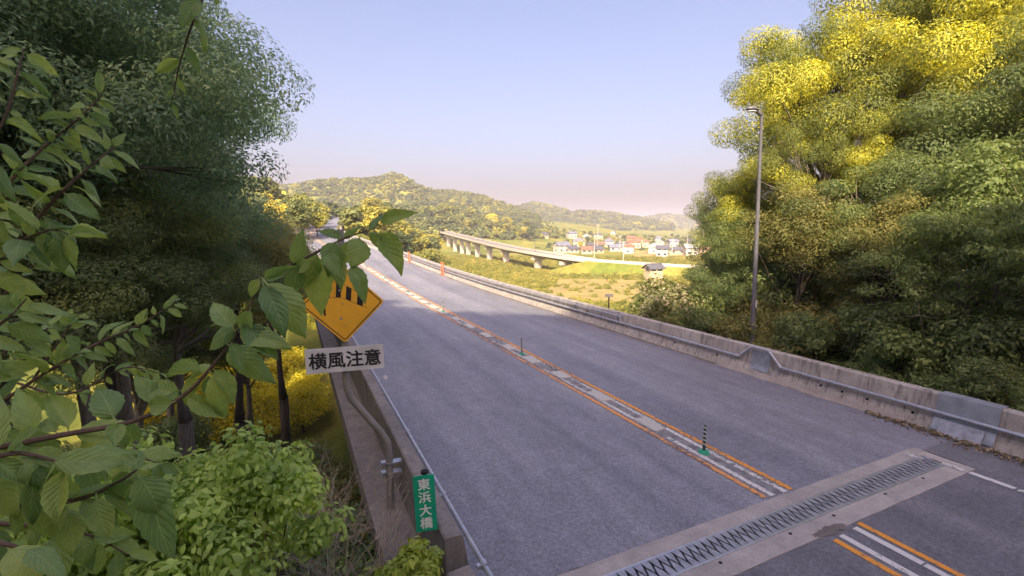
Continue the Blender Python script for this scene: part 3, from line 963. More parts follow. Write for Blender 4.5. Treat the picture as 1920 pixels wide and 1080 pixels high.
def utility_pole(px, py_top, depth, label):
    x, y = ground_at(px, depth)
    z = float(terrain(x, y))
    h = at(px, py_top, depth)[2] - z
    o = empty('utility_pole', (x, y, z))
    tag(o, label, 'pole', 'utility poles of the village')
    mb = MB(); mb.tube([(0, 0, -.3), (0, 0, h)], [.19, .13], 8); mb.build('pole', M['concrete_pale'], o)
    mb = MB(); mb.box((0, 0, h - .6), (1.8, .12, .12), -YAW); mb.build('crossarm', M['concrete_pale'], o)
    mb = MB(); mb.box((0, 0, h - 1.5), (1.4, .1, .1), -YAW); mb.build('crossarm', M['concrete_pale'], o)
for k, (px, py, d) in enumerate([(1115, 440, 220), (1121, 420, 330), (1163, 440, 300), (1170, 452, 205), (1262, 448, 260), (1290, 440, 330)]):
    utility_pole(px, py, d, f'pale utility pole near the village, {["first","second","third","fourth","fifth","sixth"][k]} from the left')

# ------------------------------------------------------------------ fields
def mat_field(name, a, b_, rows=2.0, ang=.5):
    m, nt, b = principled(name)
    mp = nd(nt, 'ShaderNodeMapping'); mp.inputs['Rotation'].default_value = (0, 0, ang)
    nt.links.new(world_pos(nt), mp.inputs[0])
    w = nd(nt, 'ShaderNodeTexWave'); w.inputs['Scale'].default_value = rows / 10; w.inputs['Distortion'].default_value = 9; w.inputs['Detail'].default_value = 3
    nt.links.new(mp.outputs[0], w.inputs['Vector'])
    c = mixc(nt, math_(nt, 'MULTIPLY', w.outputs['Fac'], .6), a, b_)
    c = mixc(nt, .7, c, ramp(nt, noise(nt, world_pos(nt), .25, 6, .7), [(.3, (.6, .6, .6)), (.7, (1.3, 1.25, 1.1))]), 'MULTIPLY')
    nt.links.new(c, b.inputs['Base Color']); b.inputs['Roughness'].default_value = .95
    return m
M['field_brown'] = mat_field('ploughed_field', (.33, .255, .085), (.27, .24, .07))
M['field_tan'] = mat_field('dry_field', (.42, .30, .10), (.32, .24, .08))
M['field_green'] = mat_field('green_field', (.17, .195, .045), (.21, .22, .055))
def field(corners, mat, label, lift=.06):
    nu, nv = 24, 14
    c = [np.array(ground_at_z(*q)) for q in corners]
    v, f = [], []
    for i in range(nv + 1):
        for j in range(nu + 1):
            u, w = j / nu, i / nv
            p = (c[0] * (1 - u) + c[1] * u) * (1 - w) + (c[3] * (1 - u) + c[2] * u) * w
            v.append((p[0], p[1], float(terrain(p[0], p[1])) + lift))
    for i in range(nv):
        for j in range(nu):
            a = i * (nu + 1) + j
            f.append((a, a + 1, a + nu + 2, a + nu + 1))
    tag(link('field', new_mesh('field', v, f, M[mat], True)), label, kind='structure')
def ground_at_z(px, py, z=-10):
    d = (CAM_H - z) / -(CF + CU * (540 - py) / F_PX)[2]
    p = at(px, py, d)
    return p[0], p[1]
field([(1005, 562), (1200, 572), (1200, 527), (1050, 523)], 'field_brown', 'brown ploughed field below the bridge')
field([(1000, 517), (1200, 522), (1200, 508), (1010, 505)], 'field_green', 'bright green strip field before the embankment')
field([(1190, 482), (1320, 486), (1320, 472), (1190, 471)], 'field_tan', 'tan dry field behind the embankment')

# ------------------------------------------------------------------ village
WALLS = {'white': (.46, .43, .37), 'cream': (.46, .39, .27), 'grey': (.42, .40, .38), 'brown': (.30, .19, .12), 'tan': (.55, .42, .28)}
ROOFS = {'dark grey': (.10, .10, .12), 'blue grey': (.17, .18, .23), 'brown': (.22, .12, .08), 'red tiled': (.33, .12, .07), 'pale grey': (.40, .39, .40)}
for k, c in WALLS.items(): M['wall_' + k] = mat_plain('wall_' + k, c, .85, 0, .1, .6)
for k, c in ROOFS.items(): M['roof_' + k] = mat_plain('roof_' + k.replace(' ', '_'), c, .6, 0, .2, .8)
M['window_glass'] = mat_plain('window_glass', (.05, .06, .08), .2, 0, .3, .5)
def house(px, depth, w, d, h, rz, wall, roof, label, hip=False, lift=0.0):
    x, y = ground_at(px, depth)
    z = float(terrain(x, y)) + lift
    o = empty('house', (x, y, z), rz)
    tag(o, label, 'house', 'houses of the village')
    mb = MB(); mb.box((0, 0, h / 2 - 1.0), (w, d, h + 2.0)); 
    rh = d * .28
    if not hip: mb.add([(-w / 2, -d / 2, h), (-w / 2, d / 2, h), (-w / 2, 0, h + rh), (w / 2, -d / 2, h), (w / 2, d / 2, h), (w / 2, 0, h + rh)], [(0, 2, 1), (3, 4, 5)])
    mb.build('wall', M['wall_' + wall], o)
    e = .6
    rx = w / 2 + e if not hip else w / 2 - d * .38
    v = [(-w / 2 - e, -d / 2 - e, h - .15), (w / 2 + e, -d / 2 - e, h - .15), (w / 2 + e, d / 2 + e, h - .15), (-w / 2 - e, d / 2 + e, h - .15), (-rx, 0, h + rh + .2), (rx, 0, h + rh + .2)]
    v += [(a, b, c - .22) for a, b, c in v]
    f = [(0, 1, 5, 4), (2, 3, 4, 5), (1, 2, 5), (3, 0, 4), (7, 6, 10, 11), (9, 8, 11, 10), (0, 6, 7, 1), (2, 8, 9, 3), (1, 7, 8, 2), (3, 9, 6, 0)]
    if not hip: f = [q for q in f if len(q) == 4] + [(1, 7, 11, 5), (5, 11, 8, 2), (0, 4, 10, 6), (4, 3, 9, 10)]
    rf_ = link('roof', new_mesh('roof', v, f, M['roof_' + roof]), o)
    mb = MB(); mb.box((0, 0, h + rh + .24), (rx * 2, .35, .25)); mb.build('ridge', M['roof_' + roof], rf_)
    nf = 2 if h > 4.5 else 1
    for fl in range(nf):
        zc = 1.5 + fl * 2.8
        for k in range(max(2, int(w / 3.2))):
            xx = -w / 2 + w * (k + .5) / max(2, int(w / 3.2))
            mb = MB(); mb.box((xx, -d / 2 - .02, zc), (1.5, .08, 1.1)); mb.build('window', M['window_glass'], o)
        mb = MB(); mb.box((-w / 2 - .02, 0, zc), (.08, 1.3, 1.0)); mb.build('window', M['window_glass'], o)
    return o
hr = random.Random(11)
def ordn(k): return ['first', 'second', 'third', 'fourth', 'fifth', 'sixth', 'seventh', 'eighth', 'ninth', 'tenth', 'eleventh', 'twelfth', 'thirteenth'][k]
ROWS = {
    'front': [(1053, 300, 'white', 'blue grey'), (1072, 300, 'grey', 'dark grey'), (1100, 290, 'cream', 'brown'), (1118, 300, 'cream', 'dark grey'), (1155, 320, 'white', 'blue grey'), (1180, 290, 'white', 'brown'), (1228, 300, 'white', 'pale grey'), (1243, 260, 'grey', 'dark grey'), (1272, 290, 'cream', 'dark grey'), (1297, 270, 'white', 'pale grey'), (1322, 290, 'tan', 'brown'), (1350, 300, 'tan', 'red tiled')],
    'middle': [(1060, 380, 'white', 'blue grey'), (1085, 390, 'cream', 'blue grey'), (1108, 370, 'tan', 'dark grey'), (1125, 380, 'cream', 'brown'), (1142, 400, 'grey', 'blue grey'), (1167, 390, 'white', 'dark grey'), (1190, 370, 'cream', 'red tiled'), (1212, 390, 'tan', 'brown'), (1240, 380, 'white', 'pale grey'), (1262, 390, 'grey', 'blue grey'), (1300, 380, 'white', 'dark grey'), (1340, 390, 'brown', 'dark grey')],
    'back': [(1018, 440, 'cream', 'dark grey'), (1026, 470, 'white', 'brown'), (1072, 470, 'white', 'blue grey'), (1100, 480, 'cream', 'pale grey'), (1122, 500, 'cream', 'dark grey'), (1148, 480, 'white', 'brown'), (1150, 640, 'white', 'dark grey'), (1184, 470, 'brown', 'red tiled'), (1196, 480, 'tan', 'red tiled'), (1235, 480, 'white', 'blue grey')],
}
for row, hs in ROWS.items():
    for k, (px, d, wl, rf_c) in enumerate(hs):
        two = hr.random() < .55
        house(px, d, hr.uniform(6, 9.5), hr.uniform(5, 6.5), 4.6 if two else 2.8, -YAW + hr.choice([0, .15, -.3, .5, 1.2]), wl, rf_c,
              f'{wl} house with {rf_c} roof, {ordn(k)} from left in the village {row} row', hr.random() < .4)
house(1228, 140, 4.4, 3.2, 1.9, -YAW + .35, 'tan', 'dark grey', 'small tan shed with grey roof standing alone before the embankment', False, 1.6)

# ------------------------------------------------------------------ foliage
def unit(r, n):
    v = r.normal(size=(n, 3))
    return v / np.linalg.norm(v, axis=1, keepdims=True)
def leaf_cloud(r, centers, radii, n_per, size, flat=.7, up=.45, shell=.5, droop=.25, aspect=.42, hexa=False, tint_amp=.5):
    """leaf-sized faces spread through clumps; returns vertices and tint per leaf"""
    K = len(centers)
    cnt = np.maximum(4, (n_per * (radii / radii.mean()) ** 2).astype(int))
    ci = np.repeat(np.arange(K), cnt)
    n = len(ci)
    u = unit(r, n)
    rr = r.random(n) ** shell
    p = centers[ci] + u * (rr * radii[ci])[:, None] * np.array([1, 1, flat])
    nrm = u * .9 + np.array([0, 0, up]) + unit(r, n) * .45
    nrm /= np.linalg.norm(nrm, axis=1, keepdims=True)
    t = unit(r, n) + u * .4 - np.array([0, 0, droop])
    t -= nrm * (t * nrm).sum(1, keepdims=True)
    t /= np.linalg.norm(t, axis=1, keepdims=True) + 1e-9
    b = np.cross(nrm, t)
    L = size * (.65 + .7 * r.random(n))[:, None]
    W = L * aspect
    if not hexa:
        V = np.stack([p - t * L * .5, p - b * W * .5 + nrm * L * .06, p + t * L * .5 - nrm * L * .08, p + b * W * .5 + nrm * L * .06], 1)
    else:
        V = np.stack([p - t * L * .5, p - t * L * .15 - b * W * .5 + nrm * L * .07, p + t * L * .2 - b * W * .4 + nrm * L * .05, p + t * L * .55 - nrm * L * .12,
                      p + t * L * .2 + b * W * .4 + nrm * L * .05, p - t * L * .15 + b * W * .5 + nrm * L * .07], 1)
    ct = r.random(K)
    tint = np.clip(ct[ci] * tint_amp + r.random(n) * (1 - tint_amp), 0, 1)
    return V.reshape(-1, 3), tint
HEX = [[0, 1, 5], [1, 2, 4, 5], [2, 3, 4]]
def crown_clumps(r, K, rad3, rc, lumps=6, hollow=.35, low=-.75):
    """clump centres of an uneven crown built from several lobes"""
    lob = unit(r, lumps); lob[:, 2] = np.abs(lob[:, 2]) * .9 - .25
    lob *= .55 * r.uniform(.7, 1.15, (lumps, 1))
    lr = r.uniform(.38, .62, lumps)
    out = []
    while len(out) < K:
        k = r.integers(lumps)
        u = unit(r, 1)[0]
        p = lob[k] + u * lr[k] * (r.random() ** .35)
        if p[2] < low or np.linalg.norm(p) < hollow * r.random(): continue
        out.append(p)
    c = np.array(out) * np.array(rad3)
    return c, rc * r.uniform(.65, 1.35, K)
def trunk_mesh(name, r, base_z, centers, crown_c, r0, mat, limbs=14, n=7, sub=0):
    mb = MB()
    top = np.array([crown_c[0] * .8, crown_c[1] * .8, crown_c[2] + .2 * np.abs(centers[:, 2]).max()])
    b0 = np.array([0, 0, base_z])
    def trunk_pt(t): return b0 * (1 - t) + top * t + np.array([math.sin(t * 5) * .12, math.cos(t * 4) * .12, 0]) * (1 - base_z) * .12
    tp = [trunk_pt(t) for t in np.linspace(0, 1, 9)]
    mb.tube(tp, [r0 * (1.35 if i == 0 else 1) * (1 - .78 * i / 8) for i in range(9)], n)
    sel = r.choice(len(centers), min(limbs, len(centers)), replace=False)
    for k in sel:
        c = centers[k]
        t = float(np.clip(.35 + .5 * r.random() + .1 * c[2] / 5, .3, .92))
        a = trunk_pt(t)
        mid = (a + c) / 2 + np.array([0, 0, -.10 * np.linalg.norm(c - a)]) + r.normal(size=3) * .18
        q = [a, a * .6 + mid * .4, mid, mid * .45 + c * .55, c]
        rr = r0 * (1 - .72 * t)
        mb.tube(q, [rr * .62, rr * .5, rr * .38, rr * .24, rr * .08], 5, caps=False)
        for _ in range(sub):
            e = mid * .5 + c * .5
            q2 = e + (c - a) * .25 + r.normal(size=3) * .6
            mb.tube([e, (e + q2) / 2 + r.normal(size=3) * .1, q2], [rr * .22, rr * .14, rr * .04], 4, caps=False)
    return new_mesh(name, mb.v, mb.f, mat, True)

G = lambda *a: a
LEAF = {
    'dark': mat_leaf('leaf_dark_green', [(0, (.030, .052, .030)), (.5, (.060, .088, .048)), (.85, (.095, .128, .066)), (1, (.15, .175, .08))], .45, 3.3),
    'olive': mat_leaf('leaf_olive', [(0, (.06, .072, .026)), (.5, (.12, .122, .042)), (1, (.21, .19, .06))], .42, 1.9),
    'yellow': mat_leaf('leaf_yellow_blossom', [(0, (.08, .10, .035)), (.36, (.14, .165, .045)), (.56, (.25, .265, .055)), (.76, (.43, .42, .06)), (1, (.58, .53, .06))], .38),
    'mixed': mat_leaf('leaf_mid_green', [(0, (.040, .060, .028)), (.5, (.080, .105, .042)), (.85, (.13, .155, .052)), (1, (.20, .20, .06))], .45, 2.1),
    'fresh': mat_leaf('leaf_fresh_green', [(0, (.070, .105, .032)), (.5, (.13, .175, .050)), (1, (.22, .27, .075))], .45, 2.8),
    'wood_fresh': mat_leaf('leaf_dull_green', [(0, (.065, .090, .035)), (.5, (.115, .150, .052)), (1, (.19, .23, .075))], .42, 1.75),  # own leaf green, darker and duller than the fresh leaves
    'sap': mat_leaf('leaf_yellow_green', [(0, (.13, .19, .03)), (.5, (.22, .28, .05)), (1, (.32, .36, .07))], .4),
    'far': mat_leaf('leaf_far_wood', [(0, (.050, .070, .030)), (.35, (.090, .112, .042)), (.65, (.14, .155, .05)), (.82, (.24, .24, .05)), (1, (.45, .41, .05))], .25, inst=True),
    'midyellow': mat_leaf('leaf_spring_wood', [(0, (.075, .09, .03)), (.3, (.15, .16, .04)), (.6, (.30, .27, .05)), (1, (.55, .46, .05))], .25, inst=True),
    'gold': mat_leaf('leaf_sunlit_gold', [(0, (.20, .20, .035)), (.5, (.38, .36, .045)), (1, (.56, .50, .05))], .42),  # brighter gold puts sunlight into the leaf colour; sun reaches these only partly
    'pale': mat_leaf('leaf_pale_undersides', [(0, (.07, .09, .03)), (.55, (.13, .15, .05)), (.8, (.40, .34, .22)), (1, (.60, .45, .38))], .3),
    'grass': mat_leaf('reed_grass', [(0, (.11, .13, .03)), (.5, (.22, .22, .05)), (1, (.36, .31, .08))], .3, inst=True),
}
PROTO = {}
def make_tree_meshes(key, seed, rad3, K, rc, n_per, size, mat, base_z, r0, bark='bark', **kw):
    r = np.random.default_rng(seed)
    ck = {k: kw.pop(k) for k in ('lumps', 'hollow', 'low') if k in kw}
    limbs = kw.pop('limbs', 14); sub = kw.pop('sub', 0)
    c, rr = crown_clumps(r, K, rad3, rc, **ck)
    V, t = leaf_cloud(r, c, rr, n_per, size, **kw)
    hexa = kw.get('hexa', False)
    crown = quads_mesh('crown', V, 6 if hexa else 4, LEAF[mat], {'tint': t}, HEX if hexa else None)
    trunk = trunk_mesh('trunk', r, base_z, c, (0, 0, 0), r0, M[bark], limbs, sub=sub)
    PROTO[key] = (crown, trunk, -base_z, r0, M[bark])
make_tree_meshes('big_dark', 1, (6.2, 6.2, 6.4), 400, .95, 760, .105, 'dark', -9, .25, limbs=24, shell=.30, flat=.6, lumps=11, sub=2)
make_tree_meshes('oak_yellow', 2, (4.6, 4.6, 5.2), 125, .88, 1050, .098, 'yellow', -8, .28, 'bark_pale', limbs=40, shell=.20, flat=.62, tint_amp=.6, lumps=9, sub=2)
make_tree_meshes('oak_mixed', 3, (4.0, 4.0, 5.0), 150, .82, 620, .11, 'mixed', -7, .24, 'bark_pale', limbs=40, shell=.22, flat=.55, tint_amp=.6, lumps=9, sub=2)
make_tree_meshes('olive', 4, (2.6, 2.6, 3.6), 170, .7, 210, .11, 'olive', -6, .16, limbs=18, flat=.6, lumps=7, sub=1)
make_tree_meshes('fresh_slim', 5, (2.2, 2.2, 3.2), 95, .6, 170, .13, 'wood_fresh', -5, .10, 'bark_pale', limbs=26, flat=.5, lumps=8, droop=.8, sub=2)
make_tree_meshes('shrub_mixed', 6, (1.5, 1.5, 1.3), 60, .45, 130, .12, 'mixed', -1.3, .06, limbs=14, low=-.95, lumps=6)
make_tree_meshes('shrub_fresh', 7, (1.4, 1.4, 1.3), 50, .45, 90, .15, 'wood_fresh', -1.3, .05, limbs=14, low=-.95, lumps=6, droop=.7)
make_tree_meshes('shrub_olive', 8, (1.4, 1.4, 1.2), 55, .42, 120, .12, 'olive', -1.2, .05, limbs=14, low=-.95, lumps=6, droop=.5)
make_tree_meshes('shrub_pale', 9, (1.7, 1.7, 1.4), 60, .5, 90, .16, 'pale', -1.4, .06, limbs=16, low=-.95, lumps=7)
make_tree_meshes('mid_round', 10, (3.6, 3.6, 3.4), 90, .95, 34, .50, 'far', -5, .22, limbs=8, aspect=.7, flat=.6, lumps=7)
make_tree_meshes('mid_yellow', 13, (3.8, 3.8, 3.4), 90, .95, 34, .50, 'midyellow', -5, .22, limbs=8, aspect=.7, flat=.6, lumps=7)
make_tree_meshes('shrub_yellow', 14, (1.6, 1.6, 1.3), 60, .5, 130, .14, 'gold', -1.3, .06, limbs=14, low=-.95, lumps=6)
make_tree_meshes('mid_tall', 12, (3.0, 3.0, 4.4), 90, .9, 34, .48, 'far', -6, .22, limbs=8, aspect=.7, flat=.6, lumps=8)
def tree(key, x, y, label, cat='tree', group=None, scale=1.0, rz=0.0, z=None, name='tree', sink=.15):
    crown, trunk, h, r0, bk = PROTO[key]
    gz = float(terrain(x, y)) - sink if z is None else z
    sc3 = (scale, scale, scale) if not hasattr(scale, '__len__') else scale
    rise = max(0.0, gz - (float(terrain(x, y)) - .15)) / sc3[2]      # longer stem where the bank drops away
    o = empty(name, (x, y, gz - rise * sc3[2]), rz)
    o.scale = sc3
    h += rise
    if rise > .02:
        mb = MB(); mb.tube([(0, 0, -.2), (0, 0, rise * .5), (0, 0, rise + .05)], [r0 * 1.6, r0 * 1.42, r0 * 1.36], 7)
        mb.build('trunk_base', bk, o, True)
    tag(o, label, cat, group)
    c = link('crown', crown, o); c.location = (0, 0, h)
    t = link('trunk', trunk, o); t.location = (0, 0, h)
    return o

# left bank
tree('big_dark', -6.9, 14.2, 'huge dark green broadleaf tree filling the upper left', rz=.4, scale=(1.1, 1.1, 1.12), z=-1.6, name='broadleaf_tree')
tree('big_dark', -6.0, 20.4, 'dark broadleaf tree standing close behind the huge one', rz=5.2, scale=(.95, .95, 1.2), z=-3.6, name='broadleaf_tree')
tree('oak_mixed', -4.6, 16.5, 'lower dark green tree filling the shade under the huge crown', rz=.2, scale=(.85, .85, .75), z=-1.0, name='oak_tree')
tree('olive', -2.4, 23.5, 'olive green tree just right of and behind the huge dark tree', rz=1.0, scale=1.12, z=-3.8, name='olive_tree')
tree('olive', -.9, 31.0, 'hazy olive tree next to the left edge of the road', rz=3.0, scale=1.2, z=-5.2, name='olive_tree')
tree('oak_mixed', -7.0, 33, 'round green tree on the left bank beyond the olive trees', rz=1.0, scale=1.1, z=-8.5, name='oak_tree')
tree('oak_yellow', -3.4, 38.0, 'sunlit yellow green tree low on the left bank', rz=0, scale=.75, z=-9.0, name='oak_tree')
tree('oak_yellow', -11, 43.0, 'sunlit yellow tree deep behind the dark trunks', rz=2, scale=1.5, z=-14, name='oak_tree')
tree('oak_yellow', -2.0, 62.0, 'yellow green tree beside the left parapet further along', rz=4, scale=1.4, z=-14, name='oak_tree')
tree('oak_mixed', -5.0, 70.0, 'green tree on the left bank below the climbing road', rz=5, scale=1.5, z=-14, name='oak_tree')
tree('oak_yellow', -14.0, 60.0, 'yellow green tree on the left bank far behind the dark trunks', rz=1, scale=1.6, z=-14, name='oak_tree')
for k, (x, y, s, key, lab) in enumerate([
        (-6.0, 11.0, 1.5, 'shrub_mixed', 'broad dark shrub in the shade at the left'),
        (-.4, 10.4, 1.0, 'shrub_olive', 'olive shrub at the foot of the sign post'),
        (-6.4, 27.5, 1.8, 'shrub_fresh', 'green shrub seen under the dark crown')]):
    tree(key, x, y, lab, 'shrub', 'shrubs on the left bank', s, k * 1.3, name='shrub')

for k, (x, y, sc_) in enumerate([(-3.9, 46, 2.1), (-1.6, 45, 1.9), (.2, 46.5, 1.8), (-6.4, 47.5, 2.3), (-2.6, 50, 2.2), (-.2, 51, 2.0), (-9.0, 49, 2.3), (-8.0, 54, 2.6), (-10.8, 47, 2.2), (-4.6, 49.5, 2.2), (-5.0, 54, 2.6), (-1.2, 57, 2.4), (-12.5, 52, 2.6)]):
    tree('shrub_yellow', x, y, 'sunlit yellow shrub on the valley floor below the left trees', 'shrub', 'sunlit shrubs below the left trees', sc_, k * 1.1, name='shrub', sink=0)
for x, y, sc_, z_, rz_, lab in [(-7.2, 17.0, (.95, .95, .75), -.8, 1.9, 'dense dark tree low at the left behind the hanging branches'), (-3.9, 20.5, (.75, .75, .80), -2.2, 3.3, 'dense dark tree filling the gap beside the olive tree'), (-5.0, 15.2, (.80, .80, .80), -1.4, 5.0, 'dense tree inside the huge dark crown at the left')]:
    tree('oak_mixed', x, y, lab, scale=sc_, rz=rz_, z=z_, name='oak_tree')
# right bank: trees close behind the barrier
RT = [
    ('oak_yellow', 23.0, 14.6, (1.05, 1.05, 1.22), .3, .3, 'tall oak crowned with yellow blossom behind the street lamp'),
    ('oak_yellow', 27.2, 13.6, (1.3, 1.3, 1.5), 1.7, .3, 'tallest yellow blossoming oak at the upper right'),
    ('oak_yellow', 21.2, 18.2, (.66, .66, .78), 2.6, -1.2, 'lower yellow oak at the left end of the right wood'),
    ('oak_mixed', 20.6, 11.2, (.85, .85, .85), .8, -1.6, 'green oak in shade right of the street lamp'),
    ('oak_mixed', 24.0, 8.0, (1.15, 1.15, 1.25), 2.0, -.6, 'tall shaded green oak near the right edge'),
    ('oak_yellow', 31.0, 9.0, (1.25, 1.25, 1.35), 3.3, -.5, 'yellow blossoming oak at the top right corner'),
    ('oak_mixed', 19.8, 16.6, (.66, .66, .74), 4.1, -2.0, 'bluish green oak just left of the street lamp'),
    ('olive', 18.6, 12.8, (.95, .95, .9), 1.0, -1.6, 'olive green tree directly right of the street lamp'),
    ('olive', 18.9, 9.7, .85, 2.2, -1.6, 'olive tree over the middle of the right barrier'),
    ('fresh_slim', 17.8, 7.2, .92, .4, -.6, 'slim fresh green tree with pale forked stems at the right'),
    ('fresh_slim', 17.2, 5.1, .98, 2.9, -.6, 'slim fresh green tree at the right edge of the picture'),
    ('fresh_slim', 20.2, 6.6, 1.25, 4.4, -.6, 'taller slim green tree behind the pale forked stems'),
    ('oak_yellow', 20.9, 13.4, (.62, .62, .70), 3.9, 1.6, 'small yellow green oak filling the wood beside the lamp head'),
    ('oak_mixed', 26.5, 18.5, (.9, .9, .8), 5.6, -1.5, 'green oak filling the wood behind the street lamp'),
]
for key, x, y, s, rz, z, lab in RT:
    tree(key, x, y, lab, 'tree', None, s, rz, z, name='oak_tree' if 'oak' in key else ('olive_tree' if key == 'olive' else 'slim_tree'))
RS = [
    ('shrub_mixed', 16.2, 5.6, .8), ('shrub_fresh', 15.7, 7.0, .75), ('shrub_fresh', 15.9, 8.3, .7), ('shrub_olive', 15.8, 9.6, .75), ('shrub_mixed', 16.6, 10.6, 1.0), ('shrub_olive', 16.0, 11.6, .85),
    ('shrub_olive', 16.6, 13.8, .95), ('shrub_mixed', 16.4, 15.2, .9), ('shrub_olive', 16.2, 16.8, .85), ('shrub_mixed', 18.6, 16.2, 1.3), ('shrub_fresh', 15.6, 4.2, .7), ('shrub_mixed', 15.4, 3.4, .75)]
for k, (key, x, y, s) in enumerate(RS):
    srt = sorted(RS, key=lambda q: q[2])
    tree(key, x, y, f'leafy shrub right behind the right barrier, {ordn(srt.index((key, x, y, s)))} counted from the right edge', 'shrub', 'shrubs behind the right barrier', s, k * 1.7, name='shrub', sink=-.1)
for k, (key, x, y, sc_) in enumerate(sorted([('shrub_olive', 18.2, 11.4, 1.35), ('shrub_mixed', 18.0, 9.0, 1.3), ('shrub_olive', 18.6, 14.6, 1.5), ('shrub_mixed', 17.9, 6.4, 1.3), ('shrub_fresh', 16.8, 7.8, 1.0), ('shrub_mixed', 20.2, 13.4, 1.7), ('shrub_olive', 17.3, 12.6, 1.15), ('shrub_mixed', 19.8, 8.0, 1.7), ('shrub_mixed', 18.4, 4.6, 1.4)], key=lambda q: q[2] / q[1])):
    tree(key, x, y, f'leafy shrub deeper in the right wood, {ordn(k)} counted from the right edge', 'shrub', 'shrubs deeper in the right wood', sc_, k * 2.1, name='shrub', sink=0)
tree('shrub_pale', 17.4, 17.6, 'pale flowering shrub over the barrier left of the lamp', 'shrub', None, 1.25, .5, name='flowering_shrub')
tree('shrub_pale', 18.6, 20.6, 'whitish flowering shrub at the left end of the right wood', 'shrub', None, 1.3, 2.5, name='flowering_shrub')
tree('shrub_fresh', 16.3, 17.4, 'low bright green shrub just behind the barrier below the flowering shrub', 'shrub', None, .9, 1.5, name='shrub')
px_, py_ = ground_at(1328, 62)
tree('olive', px_, py_, 'lone sunlit yellow green tree left of the right wood', 'tree', None, .95, 0, name='olive_tree')

# trees one can tell apart around the viaduct and the road
TR = random.Random(5)
def far_tree(px, d, s, label, group, key=None):
    x, y = ground_at(px, d)
    tree(key or TR.choice(['mid_round', 'mid_tall']), x, y, label, 'tree', group, s * TR.uniform(.85, 1.2), TR.uniform(0, 6), name='round_tree', sink=.5)
for k in range(34):
    far_tree(TR.uniform(700, 812), TR.uniform(105, 250), 1.15, 'rounded yellow green tree between the road and the far viaduct', 'trees between road and viaduct', TR.choice(['mid_yellow', 'mid_yellow', 'mid_round']))
for k in range(34):
    far_tree(TR.uniform(815, 1010), TR.uniform(395, 470), 1.35, 'rounded tree in the wood behind the far viaduct', 'trees behind the viaduct', TR.choice(['mid_yellow', 'mid_round', 'mid_tall']))
for k in range(22):
    px = TR.uniform(470, 612)
    far_tree(px, TR.uniform(85, 170), .95, 'tree on the hillside left of the climbing road', 'trees left of the climbing road', TR.choice(['mid_yellow', 'mid_round', 'mid_tall']))
for k in range(46):
    far_tree(TR.uniform(1010, 1380), TR.choice([340, 420, 500, 560, 600]) + TR.uniform(-12, 12), .75, 'garden tree among the village houses', 'trees among the village houses')

# scattered masses nobody could count
def scatter(name, label, pts, protos, seed, smin, smax, zs=1.0):
    r = np.random.default_rng(seed)
    n = len(pts)
    me = bpy.data.meshes.new(name)
    me.from_pydata([tuple(p) for p in pts], [], [])
    for nm, arr in (('rot', r.uniform(0, 6.28, n)), ('scl', r.uniform(smin, smax, n))):
        a = me.attributes.new(nm, 'FLOAT', 'POINT'); a.data.foreach_set('value', arr.astype(np.float32))
    a = me.attributes.new('idx', 'INT', 'POINT'); a.data.foreach_set('value', r.integers(0, len(protos), n).astype(np.int32))
    o = link(name, me)
    tag(o, label, kind='stuff')
    col = bpy.data.collections.new(name + '_pieces')
    for k, pm in enumerate(protos):
        po = bpy.data.objects.new(f'{name}_piece', pm)
        col.objects.link(po)
    ng = bpy.data.node_groups.new(name + '_nodes', 'GeometryNodeTree')
    ng.interface.new_socket('Geometry', in_out='INPUT', socket_type='NodeSocketGeometry')
    ng.interface.new_socket('Geometry', in_out='OUTPUT', socket_type='NodeSocketGeometry')
    N, Lk = ng.nodes, ng.links
    gi, go = N.new('NodeGroupInput'), N.new('NodeGroupOutput')
    ci = N.new('GeometryNodeCollectionInfo'); ci.inputs[0].default_value = col; ci.inputs[1].default_value = True; ci.inputs[2].default_value = True
    ip = N.new('GeometryNodeInstanceOnPoints'); ip.inputs['Pick Instance'].default_value = True
    def na(nm, typ):
        q = N.new('GeometryNodeInputNamedAttribute'); q.data_type = typ; q.inputs[0].default_value = nm
        return q.outputs[0]
    cr = N.new('ShaderNodeCombineXYZ'); Lk.new(na('rot', 'FLOAT'), cr.inputs[2])
    vs = N.new('ShaderNodeVectorMath'); vs.operation = 'SCALE'; vs.inputs[0].default_value = (1, 1, zs); Lk.new(na('scl', 'FLOAT'), vs.inputs['Scale'])
    Lk.new(gi.outputs[0], ip.inputs['Points']); Lk.new(ci.outputs[0], ip.inputs['Instance']); Lk.new(na('idx', 'INT'), ip.inputs['Instance Index'])
    Lk.new(cr.outputs[0], ip.inputs['Rotation']); Lk.new(vs.outputs[0], ip.inputs['Scale']); Lk.new(ip.outputs[0], go.inputs[0])
    md = o.modifiers.new('scatter', 'NODES'); md.node_group = ng
    return o
def blob_proto(seed, rad3, K, rc, n_per, size, mat, lift, aspect=.75):
    r = np.random.default_rng(seed)
    c, rr = crown_clumps(r, K, rad3, rc, lumps=6, hollow=.5, low=-.5)
    c[:, 2] += lift
    V, t = leaf_cloud(r, c, rr, n_per, size, aspect=aspect, flat=.6, up=.8)
    return quads_mesh('tuft', V, 4, LEAF[mat], {'tint': t})
WOOD = [blob_proto(50 + k, (4.2, 4.2, 3.6), 26, 1.5, 20, 1.15, 'far', 2.6) for k in range(4)]
